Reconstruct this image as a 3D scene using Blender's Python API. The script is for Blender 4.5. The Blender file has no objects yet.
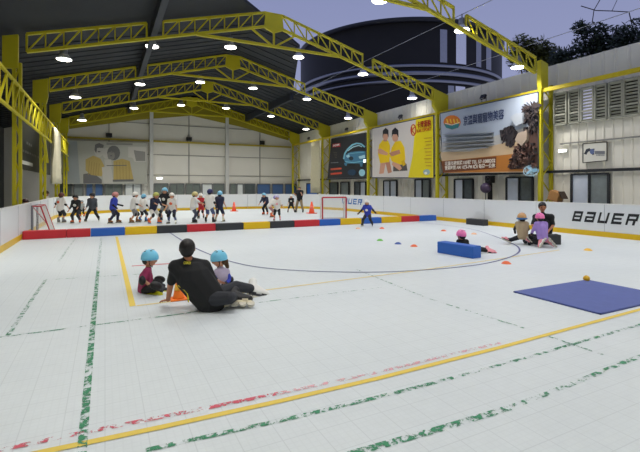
import bpy, math, random
from mathutils import Vector, Matrix
random.seed(7)
C = bpy.context.scene.collection
V = Vector
PI = math.pi
# ---------------------------------------------------------------- camera frame (level camera, 1.6 m above the floor)
FPX, HC, TH, VH = 426.0, 1.6, math.atan(215/426), 186.5
CT, ST = math.cos(TH), math.sin(TH)
CR = V((CT, -ST, 0)); CF = V((ST, CT, 0)); UP = V((0, 0, 1))
def P(u, v, d):                       # a point seen at (u, v) standing d metres down the view axis
    return CF*d + CR*((u-320)/FPX*d) + V((0, 0, HC-(v-VH)*d/FPX))
def G0(u, v):                         # the floor point seen at (u, v)
    d = HC*FPX/(v-VH); return P(u, v, d)
def dep(p): return p.x*ST + p.y*CT

# ---------------------------------------------------------------- materials
MATS = {}
def lin(c): return tuple(((x/255)/12.92 if x/255 <= .04045 else ((x/255+.055)/1.055)**2.4) for x in c)
def mat(name, rgb, rough=.6, metal=0., var=.06, scale=6., emit=0., spec=.4):
    if name in MATS: return MATS[name]
    m = bpy.data.materials.new(name); m.use_nodes = True
    nt = m.node_tree; b = nt.nodes['Principled BSDF']
    col = lin(rgb)
    b.inputs['Roughness'].default_value = rough; b.inputs['Metallic'].default_value = metal
    b.inputs['Specular IOR Level'].default_value = spec
    tc = nt.nodes.new('ShaderNodeTexCoord'); nz = nt.nodes.new('ShaderNodeTexNoise'); nz.inputs['Scale'].default_value = scale
    nz.inputs['Detail'].default_value = 4
    mx = nt.nodes.new('ShaderNodeMix'); mx.data_type = 'RGBA'
    mx.inputs[6].default_value = tuple(min(1, x*(1-var)) for x in col)+(1,)
    mx.inputs[7].default_value = tuple(min(1, x*(1+var)) for x in col)+(1,)
    nt.links.new(tc.outputs['Object'], nz.inputs['Vector']); nt.links.new(nz.outputs['Fac'], mx.inputs[0])
    nt.links.new(mx.outputs[2], b.inputs['Base Color'])
    if emit:
        b.inputs['Emission Color'].default_value = col+(1,); b.inputs['Emission Strength'].default_value = emit
    MATS[name] = m; return m
def tile_mat():
    m = bpy.data.materials.new('white_sport_tile'); m.use_nodes = True
    nt = m.node_tree; b = nt.nodes['Principled BSDF']; L = nt.links.new
    tc = nt.nodes.new('ShaderNodeTexCoord')
    def grid(sz, w):
        br = nt.nodes.new('ShaderNodeTexBrick'); br.offset = 0; br.squash = 1
        br.inputs['Scale'].default_value = 1; br.inputs['Brick Width'].default_value = sz; br.inputs['Row Height'].default_value = sz
        br.inputs['Mortar Size'].default_value = w; br.inputs['Mortar Smooth'].default_value = .3
        L(tc.outputs['Object'], br.inputs['Vector']); return br
    g1, g2 = grid(.25, .0035), grid(.05, .006)
    nz = nt.nodes.new('ShaderNodeTexNoise'); nz.inputs['Scale'].default_value = .5; nz.inputs['Detail'].default_value = 5
    L(tc.outputs['Object'], nz.inputs['Vector'])
    nb = nt.nodes.new('ShaderNodeTexNoise'); nb.inputs['Scale'].default_value = 9; nb.inputs['Detail'].default_value = 6
    L(tc.outputs['Object'], nb.inputs['Vector'])
    base = nt.nodes.new('ShaderNodeMix'); base.data_type = 'RGBA'
    base.inputs[6].default_value = (.63, .685, .71, 1); base.inputs[7].default_value = (.765, .815, .83, 1)
    L(nz.outputs['Fac'], base.inputs[0])
    sp = nt.nodes.new('ShaderNodeMix'); sp.data_type = 'RGBA'; sp.blend_type = 'MULTIPLY'; sp.inputs[0].default_value = .09
    L(base.outputs[2], sp.inputs[6]); L(nb.outputs['Fac'], sp.inputs[7])
    m1 = nt.nodes.new('ShaderNodeMix'); m1.data_type = 'RGBA'; m1.inputs[7].default_value = (.40, .44, .46, 1)
    f1 = nt.nodes.new('ShaderNodeMath'); f1.operation = 'MULTIPLY'; f1.inputs[1].default_value = .28
    L(g1.outputs['Fac'], f1.inputs[0]); L(f1.outputs[0], m1.inputs[0]); L(sp.outputs[2], m1.inputs[6])
    m2 = nt.nodes.new('ShaderNodeMix'); m2.data_type = 'RGBA'; m2.inputs[7].default_value = (.45, .49, .51, 1)
    f2 = nt.nodes.new('ShaderNodeMath'); f2.operation = 'MULTIPLY'; f2.inputs[1].default_value = .09
    L(g2.outputs['Fac'], f2.inputs[0]); L(f2.outputs[0], m2.inputs[0]); L(m1.outputs[2], m2.inputs[6])
    L(m2.outputs[2], b.inputs['Base Color'])
    b.inputs['Roughness'].default_value = .42; b.inputs['Specular IOR Level'].default_value = .35
    return m
def worn_mat(name, rgb, thr, scale=7.):
    m = bpy.data.materials.new(name); m.use_nodes = True
    nt = m.node_tree; b = nt.nodes['Principled BSDF']; L = nt.links.new; out = nt.nodes['Material Output']
    b.inputs['Base Color'].default_value = lin(rgb)+(1,); b.inputs['Roughness'].default_value = .6
    tc = nt.nodes.new('ShaderNodeTexCoord'); nz = nt.nodes.new('ShaderNodeTexNoise'); nz.inputs['Scale'].default_value = scale
    nz.inputs['Detail'].default_value = 8; nz.inputs['Roughness'].default_value = .75
    L(tc.outputs['Object'], nz.inputs['Vector'])
    gt = nt.nodes.new('ShaderNodeMapRange'); gt.inputs[1].default_value = thr-.02; gt.inputs[2].default_value = thr+.02
    L(nz.outputs['Fac'], gt.inputs[0])
    tr = nt.nodes.new('ShaderNodeBsdfTransparent'); mx = nt.nodes.new('ShaderNodeMixShader')
    L(gt.outputs[0], mx.inputs[0]); L(tr.outputs[0], mx.inputs[1]); L(b.outputs[0], mx.inputs[2]); L(mx.outputs[0], out.inputs['Surface'])
    return m

# ---------------------------------------------------------------- mesh collector
class G:
    def __init__(s): s.v = []; s.f = []
    def add(s, vs, fs):
        n = len(s.v); s.v += [V(p) for p in vs]; s.f += [tuple(i+n for i in f) for f in fs]; return s
    def hexa(s, b, t):                # bottom and top quads
        return s.add(list(b)+list(t), [(3,2,1,0),(4,5,6,7),(0,1,5,4),(1,2,6,5),(2,3,7,6),(3,0,4,7)])
    def box(s, c, size, rz=0, M=None):
        x, y, z = [k/2 for k in size]; c = V(c)
        q = [V((a*x, b*y, d*z)) for d in (-1, 1) for a, b in ((-1,-1),(1,-1),(1,1),(-1,1))]
        R = M if M else Matrix.Rotation(rz, 3, 'Z')
        q = [R @ p + c for p in q]; return s.hexa(q[:4], q[4:])
    def bx(s, a, b):                  # two opposite corners
        a, b = V(a), V(b); return s.box((a+b)/2, [abs(k) for k in (b-a)])
    def beam(s, p, q, w, h, up=UP):
        p, q = V(p), V(q); d = (q-p).normalized(); r = d.cross(up)
        if r.length < 1e-4: r = d.cross(V((0, 1, 0)))
        r.normalize(); u = r.cross(d); r = r*w/2; u = u*h/2
        return s.hexa([p-r-u, p+r-u, p+r+u, p-r+u], [q-r-u, q+r-u, q+r+u, q-r+u])
    def tube(s, p, q, r0, r1=None, n=8):
        r1 = r0 if r1 is None else r1; p, q = V(p), V(q); d = (q-p)
        if d.length < 1e-6: return s
        d.normalize(); a = d.orthogonal().normalized(); b = d.cross(a)
        ring = [a*math.cos(2*PI*i/n)+b*math.sin(2*PI*i/n) for i in range(n)]
        vs = [p+k*r0 for k in ring]+[q+k*r1 for k in ring]
        return s.add(vs, [(i, (i+1) % n, n+(i+1) % n, n+i) for i in range(n)]+[tuple(range(n))[::-1], tuple(range(n, 2*n))])
    def path(s, pts, r, n=6):
        for a, b in zip(pts, pts[1:]): s.tube(a, b, r, n=n)
        return s
    def sph(s, c, r, F=None, n=12, m=8, lo=-1., hi=1.):     # ellipsoid in frame F (columns), cut to lo..hi of its height
        c = V(c); r = (r, r, r) if isinstance(r, (int, float)) else r; F = F or Matrix.Identity(3)
        a0, a1 = math.asin(max(-1, lo)), math.asin(min(1, hi)); vs = []; fs = []
        for j in range(m+1):
            t = a0+(a1-a0)*j/m
            for i in range(n):
                a = 2*PI*i/n
                vs.append(c+F @ V((r[0]*math.cos(t)*math.cos(a), r[1]*math.cos(t)*math.sin(a), r[2]*math.sin(t))))
        for j in range(m):
            for i in range(n): fs.append((j*n+i, j*n+(i+1) % n, (j+1)*n+(i+1) % n, (j+1)*n+i))
        fs += [tuple(range(n))[::-1], tuple(range(m*n, m*n+n))]
        return s.add(vs, fs)
    def cap(s, p, q, r0, r1=None, n=10):
        r1 = r0 if r1 is None else r1
        s.sph(p, r0, n=n, m=6); s.sph(q, r1, n=n, m=6); return s.tube(p, q, r0, r1, n)
    def prism(s, pts, o, a, b, t):    # polygon in the a/b axes at o, thickened by t along a x b
        o, a, b = V(o), V(a), V(b); nrm = a.cross(b).normalized()*t; k = len(pts)
        lo = [o+a*x+b*y for x, y in pts]; hi = [p+nrm for p in lo]
        return s.add(lo+hi, [tuple(range(k))[::-1], tuple(range(k, 2*k))]+[(i, (i+1) % k, k+(i+1) % k, k+i) for i in range(k)])
    def lathe(s, c, prof, n=16, F=None):
        c = V(c); F = F or Matrix.Identity(3); vs = []; m = len(prof)
        for r, z in prof:
            for i in range(n):
                a = 2*PI*i/n; vs.append(c+F @ V((r*math.cos(a), r*math.sin(a), z)))
        fs = [(j*n+i, j*n+(i+1) % n, (j+1)*n+(i+1) % n, (j+1)*n+i) for j in range(m-1) for i in range(n)]
        fs += [tuple(range(n))[::-1], tuple(range((m-1)*n, m*n))]
        return s.add(vs, fs)
    def torus(s, c, R, r, F=None, n=16, k=6):
        c = V(c); F = F or Matrix.Identity(3); vs = []
        for i in range(n):
            a = 2*PI*i/n
            for j in range(k):
                t = 2*PI*j/k; vs.append(c+F @ V(((R+r*math.cos(t))*math.cos(a), (R+r*math.cos(t))*math.sin(a), r*math.sin(t))))
        return s.add(vs, [(i*k+j, ((i+1) % n)*k+j, ((i+1) % n)*k+(j+1) % k, i*k+(j+1) % k) for i in range(n) for j in range(k)])

def wbase(o):
    p = V((0, 0, 0))
    while o: p = p+o.location; o = o.parent
    return p
def obj(name, g, m, parent=None, smooth=False, loc=None):
    me = bpy.data.meshes.new(name)
    base = wbase(parent) if parent else V((0, 0, 0))
    o0 = V(loc) if loc is not None else V((0, 0, 0))
    me.from_pydata([p-base-o0 for p in g.v], [], g.f); me.update()
    me.materials.append(m)
    if smooth: me.polygons.foreach_set('use_smooth', [True]*len(me.polygons))
    o = bpy.data.objects.new(name, me); o.location = o0; C.objects.link(o); o.parent = parent
    return o
def bevel(o, w, seg=2):
    md = o.modifiers.new('bevel', 'BEVEL'); md.width = w; md.segments = seg; md.limit_method = 'ANGLE'; return o
def tag(o, label, cat, group=None, kind=None):
    o['label'] = label; o['category'] = cat
    if group: o['group'] = group
    if kind: o['kind'] = kind
    return o
def thing(name, label, cat, loc=(0, 0, 0), group=None, kind=None):
    o = bpy.data.objects.new(name, None); o.location = loc; o.empty_display_size = .1; C.objects.link(o)
    return tag(o, label, cat, group, kind)
def struct(name, g, m, parent=None, smooth=False):
    o = obj(name, g, m, parent, smooth)
    if not parent: o['kind'] = 'structure'
    return o
def remesh(g, vox, sm=4):
    me = bpy.data.meshes.new('tmp'); me.from_pydata(g.v, [], g.f); me.update()
    o = bpy.data.objects.new('tmp', me); C.objects.link(o)
    r = o.modifiers.new('r', 'REMESH'); r.mode = 'VOXEL'; r.voxel_size = vox
    if sm:
        k = o.modifiers.new('s', 'SMOOTH'); k.iterations = sm; k.factor = .5
    dg = bpy.context.evaluated_depsgraph_get()
    e = o.evaluated_get(dg).to_mesh()
    out = G(); out.v = [v.co.copy() for v in e.vertices]; out.f = [tuple(p.vertices) for p in e.polygons]
    o.evaluated_get(dg).to_mesh_clear(); bpy.data.objects.remove(o); bpy.data.meshes.remove(me)
    return out
CJK = None
for _p in bpy.utils.script_paths() or []: pass
def cjk_font():
    global CJK
    if CJK is None:
        import os
        CJK = False
        p = os.path.join(bpy.utils.resource_path('LOCAL'), 'datafiles', 'fonts', 'Noto Sans CJK Regular.woff2')
    return None
def text(name, s, size, o, a, b, m, parent, width=None, off=0., thick=.004, shear=0.):
    cu = bpy.data.curves.new('t', 'FONT'); cu.body = s; cu.size = size; cu.extrude = thick/2; cu.shear = shear; cu.offset = off
    cu.resolution_u = 3
    t = bpy.data.objects.new('t', cu); C.objects.link(t)
    dg = bpy.context.evaluated_depsgraph_get(); e = t.evaluated_get(dg).to_mesh()
    g = G(); g.f = [tuple(p.vertices) for p in e.polygons]
    xs = [v.co.x for v in e.vertices] or [0, 1]
    k = width/max(1e-6, max(xs)-min(xs)) if width else 1
    o, a, b = V(o), V(a), V(b); n = a.cross(b)
    g.v = [o+a*((v.co.x-min(xs))*k)+b*v.co.y+n*(v.co.z+thick/2) for v in e.vertices]
    t.evaluated_get(dg).to_mesh_clear(); bpy.data.objects.remove(t); bpy.data.curves.remove(cu)
    return obj(name, g, m, parent)

# palette
SKIN = mat('skin', (205, 150, 118), .55, var=.04)
SKIN2 = mat('tanned_skin', (176, 118, 88), .55, var=.04)
HAIR = mat('black_hair', (26, 23, 22), .5, var=.3, scale=60)
BLACK = mat('black_fabric', (30, 31, 33), .85)
GREYK = mat('charcoal_fabric', (48, 50, 56), .85)
PADK = mat('black_pad', (24, 24, 26), .5)
WHITE = mat('white_fabric', (225, 222, 215), .8)
WHITEP = mat('white_plastic', (232, 232, 228), .35)
YEL = mat('yellow_paint', (196, 184, 30), .5, var=.12, scale=2)
DARKM = mat('dark_metal', (40, 42, 46), .5)
EYE = mat('dark_eye', (20, 16, 14), .2)
LIP = mat('lip', (160, 84, 76), .5)
WHEEL = mat('skate_wheel', (200, 196, 180), .4)
# ---------------------------------------------------------------- people
def fr(fwd, up=UP):
    f = V(fwd).normalized(); r = f.cross(V(up)).normalized(); u = r.cross(f)
    return Matrix((r, f, u)).transposed()          # columns: right, forward, up
def hand(g, w, d, n, side, s):                     # palm, four unequal bent fingers, thumb from the palm's side
    d = V(d).normalized(); n = V(n); n = (n-d*n.dot(d)).normalized(); x = d.cross(n)*side
    w = V(w); pe = w+d*.085*s
    for k in (-1, 0, 1): g.cap(w+d*.01*s+x*k*.016*s, pe+x*k*.024*s, .014*s, .0125*s, 8)
    for i, (l, k) in enumerate(((.062, 1.5), (.073, .5), (.068, -.5), (.052, -1.5))):
        a = pe+x*k*.021*s; dd = (d+x*k*.13).normalized(); m = a+dd*l*.55*s-n*.006*s; e = m+(dd-n*.5).normalized()*l*.45*s
        g.cap(a, m, .0095*s, .0085*s, 8); g.cap(m, e, .0085*s, .0072*s, 8)
    a = w+d*.03*s+x*.026*s; m = a+(d*.6+x*.8).normalized()*.035*s; e = m+(d*.85+x*.4-n*.2).normalized()*.032*s
    g.cap(a, m, .0125*s, .010*s, 8); g.cap(m, e, .010*s, .008*s, 8)
def foot_end(an, toe, up, s):
    d = V(toe)-V(an); up = V(up).normalized(); d = (d-up*d.dot(up)).normalized(); F = fr(d, up)
    return V(an)+F @ V((0, .115*s, -.03*s))
def skate(parent, an, toe, boot, frame, s=1., up=UP, fine=False, wheelm=None):
    an, toe = V(an), V(toe); d = (toe-an); up = V(up).normalized(); d = (d-up*d.dot(up)).normalized(); F = fr(d, up)
    L = lambda x, y, z: an+F @ V((x*s, y*s, z*s))
    g = G(); g.cap(L(0, -.005, .10), L(0, -.015, .0), .052*s, .046*s); g.cap(L(0, -.03, -.03), L(0, .15, -.035), .042*s, .04*s)
    g.cap(L(0, .02, .02), L(0, .12, -.02), .046*s, .036*s)
    b = obj('skate', remesh(g, .012*s if fine else .02*s, 2), boot, parent, True)
    g = G(); g.box(L(0, .05, -.088), (.03*s, .25*s, .03*s), M=F); g.box(L(0, -.02, -.072), (.05*s, .06*s, .02*s), M=F); g.box(L(0, .11, -.072), (.05*s, .06*s, .02*s), M=F)
    obj('skate_frame', g, frame, b)
    for k in range(4):
        c = L(0, -.07+k*.08, -.115); ax = F @ V((.012*s, 0, 0))
        obj('wheel', G().tube(c-ax, c+ax, .038*s, n=12), wheelm or WHEEL, b)
    return b
def helmet(parent, hc, hh, F, m, fine=False, strap=True, m2=None, rr=.05):
    g = G(); n, mm = (24, 12) if fine else (14, 7)
    T = F @ Matrix.Rotation(math.radians(13), 3, 'X')
    top = hc+F @ V((0, -.06*hh, .15*hh))
    g.sph(top, (hh*.98, hh*1.16, hh*1.1), T, n, mm, lo=-.18)
    h = obj('helmet', g, m, parent, True)
    for f in h.data.polygons: f.use_smooth = len(f.vertices) == 4
    for k in (-.42, 0, .42) if fine else ():
        for y in (-.45, .3):
            c = top+T @ V((k*hh, y*hh, hh*1.1*math.sqrt(max(.05, 1-(k/.98)**2-(y/1.16)**2))))
            nn = (T @ V((k/.98**2, y/1.16**2, .8))).normalized()
            obj('helmet_vent', G().sph(c, (hh*.09, hh*.22, hh*.03), fr(T @ V((0, 1, 0)), nn), 8, 4), m2 or PADK, h)
    rim = G()
    for i in range(18):
        a, b = 2*PI*i/18, 2*PI*(i+1)/18
        q = lambda t: top+T @ V((hh*.97*math.cos(t), hh*1.145*math.sin(t), -.2*hh))
        rim.tube(q(a)-T @ V((0, 0, rr*.6*hh)), q(b)-T @ V((0, 0, rr*.6*hh)), hh*rr, n=8)
    obj('helmet_rim', rim, m2 or m, h)
    if strap:
        g = G()
        for sx in (-1, 1):
            g.path([hc+F @ V((sx*hh*.80, .1*hh, -.05*hh)), hc+F @ V((sx*hh*.66, .35*hh, -.7*hh)), hc+F @ V((0, .55*hh, -1.06*hh))], hh*.045, 6)
        obj('chin_strap', g, PADK, h)
    return h
def figure(label, J, h, O, group=None, fine=0, cat='person'):
    """J: joints in world space.  O: what is worn.  One continuous body mesh; hair and clothing are its children."""
    kid = O.get('kid', True)
    hh = O.get('hh', (.090*h+.008) if kid else .066*h)           # half the head's height
    W = O.get('w', 1.)
    vox = {0: .017, 1: .012, 2: .0075}[fine]
    F = fr(J['look'], J.get('headup', UP))
    hc = V(J['head']); pel, ch, nk = V(J['pelvis']), V(J['chest']), V(J['neck'])
    base = V((pel.x, pel.y, 0))
    t = thing('person', label, cat, base, group)
    def torso(g, e):
        g.cap(pel, ch, (.074*h+e)*W, (.082*h+e)*W)
        g.cap(J['hipl'], J['hipr'], .058*h+e); g.cap(J['shl'], J['shr'], .040*h+e)
        for k in 'lr':
            g.cap(J['sh'+k], V(J['hip'+k]).lerp(pel, .25), .046*h+e, .054*h+e)
        g.cap(ch, nk, .060*h+e, .036*h+e)
        for k in 'lr': g.cap(nk.lerp(ch, .12), V(J['sh'+k]), .036*h+e, .043*h+e)
    def arm(g, e, k, to):
        s, el, w = V(J['sh'+k]), V(J['el'+k]), V(J['wr'+k])
        a = min(to, 1.); g.cap(s, s.lerp(el, a), .032*h+e, (.032-.007*a)*h+e)
        if to > 1: b = to-1; g.cap(el, el.lerp(w, b), .025*h+e, (.025-.008*b)*h+e)
    def leg(g, e, k, to):
        s, kn, an = V(J['hip'+k]), V(J['kn'+k]), V(J['an'+k])
        a = min(to, 1.); g.cap(s, s.lerp(kn, a), .052*h+e, (.052-.016*a)*h+e)
        if to > 1: b = to-1; g.cap(kn, kn.lerp(an, b), .036*h+e, (.036-.012*b)*h+e)
    # body
    g = G(); torso(g, 0)
    g.cap(ch.lerp(nk, .6), hc-F @ V((0, .1*hh, .5*hh)), .034*h, .030*h)
    g.sph(hc, (hh*.76, hh*.90, hh), F, 20, 14)
    g.sph(hc+F @ V((0, .25*hh, -.42*hh)), (hh*.55, hh*.56, hh*.55), F, 14, 10)
    g.sph(hc+F @ V((0, .92*hh, -.12*hh)), (hh*.13, hh*.16, hh*.2), F, 8, 6)
    for sx in (-1, 1):
        g.sph(hc+F @ V((sx*.78*hh, -.02*hh, -.1*hh)), (hh*.1, hh*.17, hh*.26), F, 8, 6)
    for k in 'lr':
        arm(g, 0, k, 2); leg(g, 0, k, 2)
        d = J.get('hd'+k, V(J['wr'+k])-V(J['el'+k])); n = J.get('hn'+k, UP if abs(V(d).normalized().z) < .8 else CF)
        hand(g, J['wr'+k], d, n, 1 if k == 'l' else -1, (h/1.72)*1.08)
        g.cap(J['an'+k], foot_end(J['an'+k], J['toe'+k], J.get('sup'+k, UP), O.get('bs', max(.72, h/1.6))), .022*h, .017*h)
    sk = O.get('skin', SKIN)
    obj('body', remesh(g, vox, 2 if fine == 2 else 3), sk, t, True)
    # face
    for sx in (-1, 1): obj('eye', G().sph(hc+F @ V((sx*.32*hh, .80*hh, .08*hh)), hh*.095, F, 8, 6), EYE, t, True)
    obj('mouth', G().sph(hc+F @ V((0, .77*hh, -.45*hh)), (hh*.2, hh*.05, hh*.05), F, 8, 6), LIP, t, True)
    # hair
    if 'hair' in O:
        g = G(); g.sph(hc+F @ V((0, -.14*hh, .12*hh)), (hh*.86, hh*.93, hh*.98), F, 20, 12)
        g.sph(hc+F @ V((0, -.34*hh, -.16*hh)), (hh*.76, hh*.68, hh*.8), F, 16, 10)
        for sx in (-.35, 0, .35): g.sph(hc+F @ V((sx*hh, .48*hh, .60*hh)), (hh*.34, hh*.30, hh*.26), F, 10, 6)
        if O.get('long'): g.cap(hc+F @ V((0, -.75*hh, -.2*hh)), hc+F @ V((0, -.8*hh, -1.5*hh)), hh*.45, hh*.25)
        obj('hair', remesh(g, vox*.9, 2), O['hair'], t, True)
    if 'helmet' in O: helmet(t, hc, hh, F, O['helmet'], fine > 0, fine > 0, O.get('rim'), O.get('rr', .05))
    # clothes
    ps = O.get('pads', 1.)
    cv = vox*1.15
    if 'shirt' in O:
        g = G(); torso(g, .012*h)
        for k in 'lr': arm(g, .011*h, k, O.get('sleeve', .8))
        if O.get('hem'): g.cap(V(J['hipl']), V(J['hipr']), .075*h)
        s = obj('shirt', remesh(g, cv, 12 if fine == 2 else 4), O['shirt'], t, True)
        if O.get('print'):
            d = (V(J['shr'])-V(J['shl'])).normalized(); up2 = (nk-pel).normalized(); f = up2.cross(d)
            if f.dot(CF) > 0: f = -f                                # the side of the shirt that shows
            c = ch.lerp(pel, .2)+f*(.093*h*W+.008)
            obj('shirt_print', G().sph(c, (.05*h, .045*h, .012), Matrix((d, up2, f)).transposed(), 12, 6), O['print'], s, True)
    if 'sleeves' in O:                                               # a long-sleeved layer of another colour
        g = G()
        for k in 'lr': arm(g, .007*h, k, 1.9)
        obj('undershirt', remesh(g, cv, 2), O['sleeves'], t, True)
    if 'legs' in O:
        g = G(); g.cap(J['hipl'], J['hipr'], .066*h)
        g.cap(pel, pel.lerp(ch, .25), .076*h*W)
        for k in 'lr': leg(g, .013*h, k, O.get('len', 1.9))
        obj('trousers' if O.get('len', 1.9) > 1.3 else 'shorts', remesh(g, cv, 3), O['legs'], t, True)
    if 'socks' in O:
        g = G()
        for k in 'lr': g.cap(V(J['kn'+k]).lerp(V(J['an'+k]), .3), J['an'+k], .038*h, .030*h)
        obj('socks', g, O['socks'], t, True)
    for k in 'lr':
        if 'knee' in O:
            kn = V(J['kn'+k]); ax = (V(J['an'+k])-V(J['hip'+k])).normalized()
            out = kn-(V(J['an'+k])+V(J['hip'+k]))/2
            if out.length < .02: out = V(J['look'])
            out.normalize(); FF = fr(out, ax)
            obj('knee_pad', G().sph(kn+out*.022*h, (.046*h*ps, .038*h*ps, .066*h*ps), FF, 12, 8), O['knee'], t, True)
        if 'elbow' in O:
            el = V(J['el'+k]); out = el-(V(J['sh'+k])+V(J['wr'+k]))/2
            if out.length < .01: out = -V(J['look'])
            out.normalize()
            obj('elbow_pad', G().sph(el+out*.012*h, (.040*h*ps, .036*h*ps, .052*h*ps), fr(out, (V(J['sh'+k])-V(J['wr'+k])).normalized()), 12, 8), O['elbow'], t, True)
        if 'guard' in O:
            w = V(J['wr'+k]); el = V(J['el'+k])
            obj('wrist_guard', G().cap(w.lerp(el, .25), w+(w-el).normalized()*.035*h, .026*h, .028*h), O['guard'], t, True)
        if 'boot' in O:
            skate(t, J['an'+k], J['toe'+k], O.get('boot'+k, O['boot']), O.get('frame'+k, O.get('frame', DARKM)), O.get('bs', max(.72, h/1.6)), J.get('sup'+k, UP), fine > 1, O.get('wheel'))
    return t
def stand(h, base, a, lean=8, drop=.028, spread=.16, stride=0., armL=(12, 12, 25), armR=(12, 12, 25), turn=0., pitch=0., kid=True, ank=.12):
    a = math.radians(a); f = CF*math.cos(a)+CR*math.sin(a); r = CR*math.cos(a)-CF*math.sin(a); base = V((base.x, base.y, 0))
    L = lambda x, y, z: base+r*x+f*y+UP*z
    hh = (.080*h+.006) if kid else .066*h
    hip = (.49 if kid else .52)*h
    q = math.radians(lean); s, c = math.sin(q), math.cos(q)
    pz = hip-drop*h; py = -s*.12*h
    tl = (.30 if kid else .32)*h
    T = lambda x, d, y=0.: L(x, py+s*d+c*y, pz+c*d-s*y)
    J = dict(pelvis=L(0, py, pz), chest=T(0, tl*.78), neck=T(0, tl+.03*h))
    tt = math.radians(turn); look = f*math.cos(tt)+r*math.sin(tt)
    J['look'] = look*math.cos(math.radians(pitch))-UP*math.sin(math.radians(pitch))
    J['head'] = V(J['neck'])+UP*(hh*.95)*max(.55, c)+f*(s*hh*.8+.01)
    for k, sx, arm, st in (('l', -1, armL, stride), ('r', 1, armR, -stride)):
        J['hip'+k] = L(sx*.052*h, py, pz-.01*h)
        J['an'+k] = L(sx*(spread/2+.02), st, ank); J['toe'+k] = V(J['an'+k])+(f+r*sx*.22).normalized()*.13*h-UP*.04*h
        A, B = V(J['hip'+k]), V(J['an'+k]); m = (A+B)/2; l = (hip-ank)/2*1.015; d = (B-A).length/2
        J['kn'+k] = m+f*math.sqrt(max(0, l*l-d*d))+r*sx*.01
        J['sh'+k] = T(sx*(.098 if kid else .112)*h, tl*.93)
        fl, ab, el = [math.radians(x) for x in arm]
        dv = lambda g_: (f*math.sin(g_)*math.cos(ab)+r*sx*math.sin(ab)-UP*math.cos(g_)*math.cos(ab))
        J['el'+k] = V(J['sh'+k])+dv(fl)*.165*h
        J['wr'+k] = V(J['el'+k])+dv(fl+el)*.135*h
    return J
# ---------------------------------------------------------------- who is on the rink
def col(n, rgb, **k): return mat(n, rgb, k.pop('rough', .8), **k)
SKYB = col('sky_blue_helmet', (122, 206, 240), rough=.3); PINKH = col('pink_helmet', (244, 128, 186), rough=.3)
LBLUE = col('pale_blue_helmet', (128, 192, 222), rough=.35); WHH = col('white_helmet', (236, 232, 224), rough=.35)
YGH = col('yellow_green_helmet', (176, 178, 92), rough=.35); NAVYH = col('navy_helmet', (40, 44, 92), rough=.35)
REDF = col('red_fabric', (186, 44, 52)); NAVY = col('navy_fabric', (38, 42, 66)); BLUEF = col('royal_blue_fabric', (50, 66, 172))
CRIM = col('crimson_fabric', (146, 46, 88)); TAN = col('tan_fabric', (172, 154, 124)); PURP = col('lilac_fabric', (160, 134, 206))
KHAKI = col('khaki_fabric', (142, 126, 98)); JEAN = col('denim_fabric', (78, 90, 128)); GREYF = col('grey_fabric', (128, 128, 128))
ORNG = col('orange_print', (226, 110, 70)); PINKP = col('pink_plastic', (232, 150, 160), rough=.4); YELG = col('yellow_green_plastic', (206, 206, 40), rough=.4)
ORP = col('orange_plastic', (236, 112, 60), rough=.4); BLUP = col('blue_plastic', (52, 116, 176), rough=.4); TEAL = col('cream_plastic', (214, 206, 176), rough=.4)
BROWNF = col('brown_fabric', (142, 98, 62)); LAV = col('lavender_helmet', (150, 136, 200), rough=.35)

def coach():
    J = dict(pelvis=P(211, 299.5, 5.56), chest=P(193.5, 277, 5.52), neck=P(187.8, 260.5, 5.5), head=P(187.2, 248.4, 5.47),
             shl=P(175.5, 267, 5.42), ell=P(170.5, 285, 5.48), wrl=P(168, 299.8, 5.62), shr=P(204, 266.5, 5.58), elr=P(213.5, 281, 5.72), wrr=P(219.5, 282, 5.98),
             hipl=P(205, 299.5, 5.48), knl=P(229, 298, 5.38), anl=P(234.5, 296.6, 5.72), toel=P(250, 296.2, 5.76),
             hipr=P(217, 295.5, 5.68), knr=P(236, 286.5, 5.95), anr=P(254, 289, 6.28), toer=P(266, 292, 6.36))
    J['hdl'] = CR*-.75+CF*.55-UP*.22; J['hnl'] = UP
    J['look'] = CF*.95-CR*.27-UP*.10
    J['supl'] = (CF*.9+UP*.35-CR*.1); J['supr'] = (CF*.75+UP*.6-CR*.2)
    t = figure('adult coach in a black T-shirt sitting with his back turned, one hand on the floor', J, 1.66,
               dict(kid=False, hh=.118, skin=SKIN2, hair=HAIR, shirt=BLACK, sleeve=.78, legs=GREYK, len=1.78, boot=WHITEP, bootl=PADK, frame=DARKM, framel=TEAL, bs=1.32, w=1.45), fine=2)
    sh = [c for c in t.children if c.name.startswith('shirt')][0]
    yl = mat('yellow_trim', (226, 214, 50), .6)
    # hem trim and the small lettering below the collar
    g = G(); q = [P(178.5, 285.5, 5.40), P(184, 289.5, 5.36), P(187.6, 293.5, 5.37), P(188.5, 302, 5.42)]
    g.path(q, .010, 6); obj('hem_trim', g, yl, sh, True)
    text('shirt_lettering', 'COACH', .05, P(183.6, 264.2, 5.37), CR, (UP*.9+CF*.42).normalized(), yl, sh, width=.088, off=.001, thick=.006)
    return t
coach()

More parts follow.
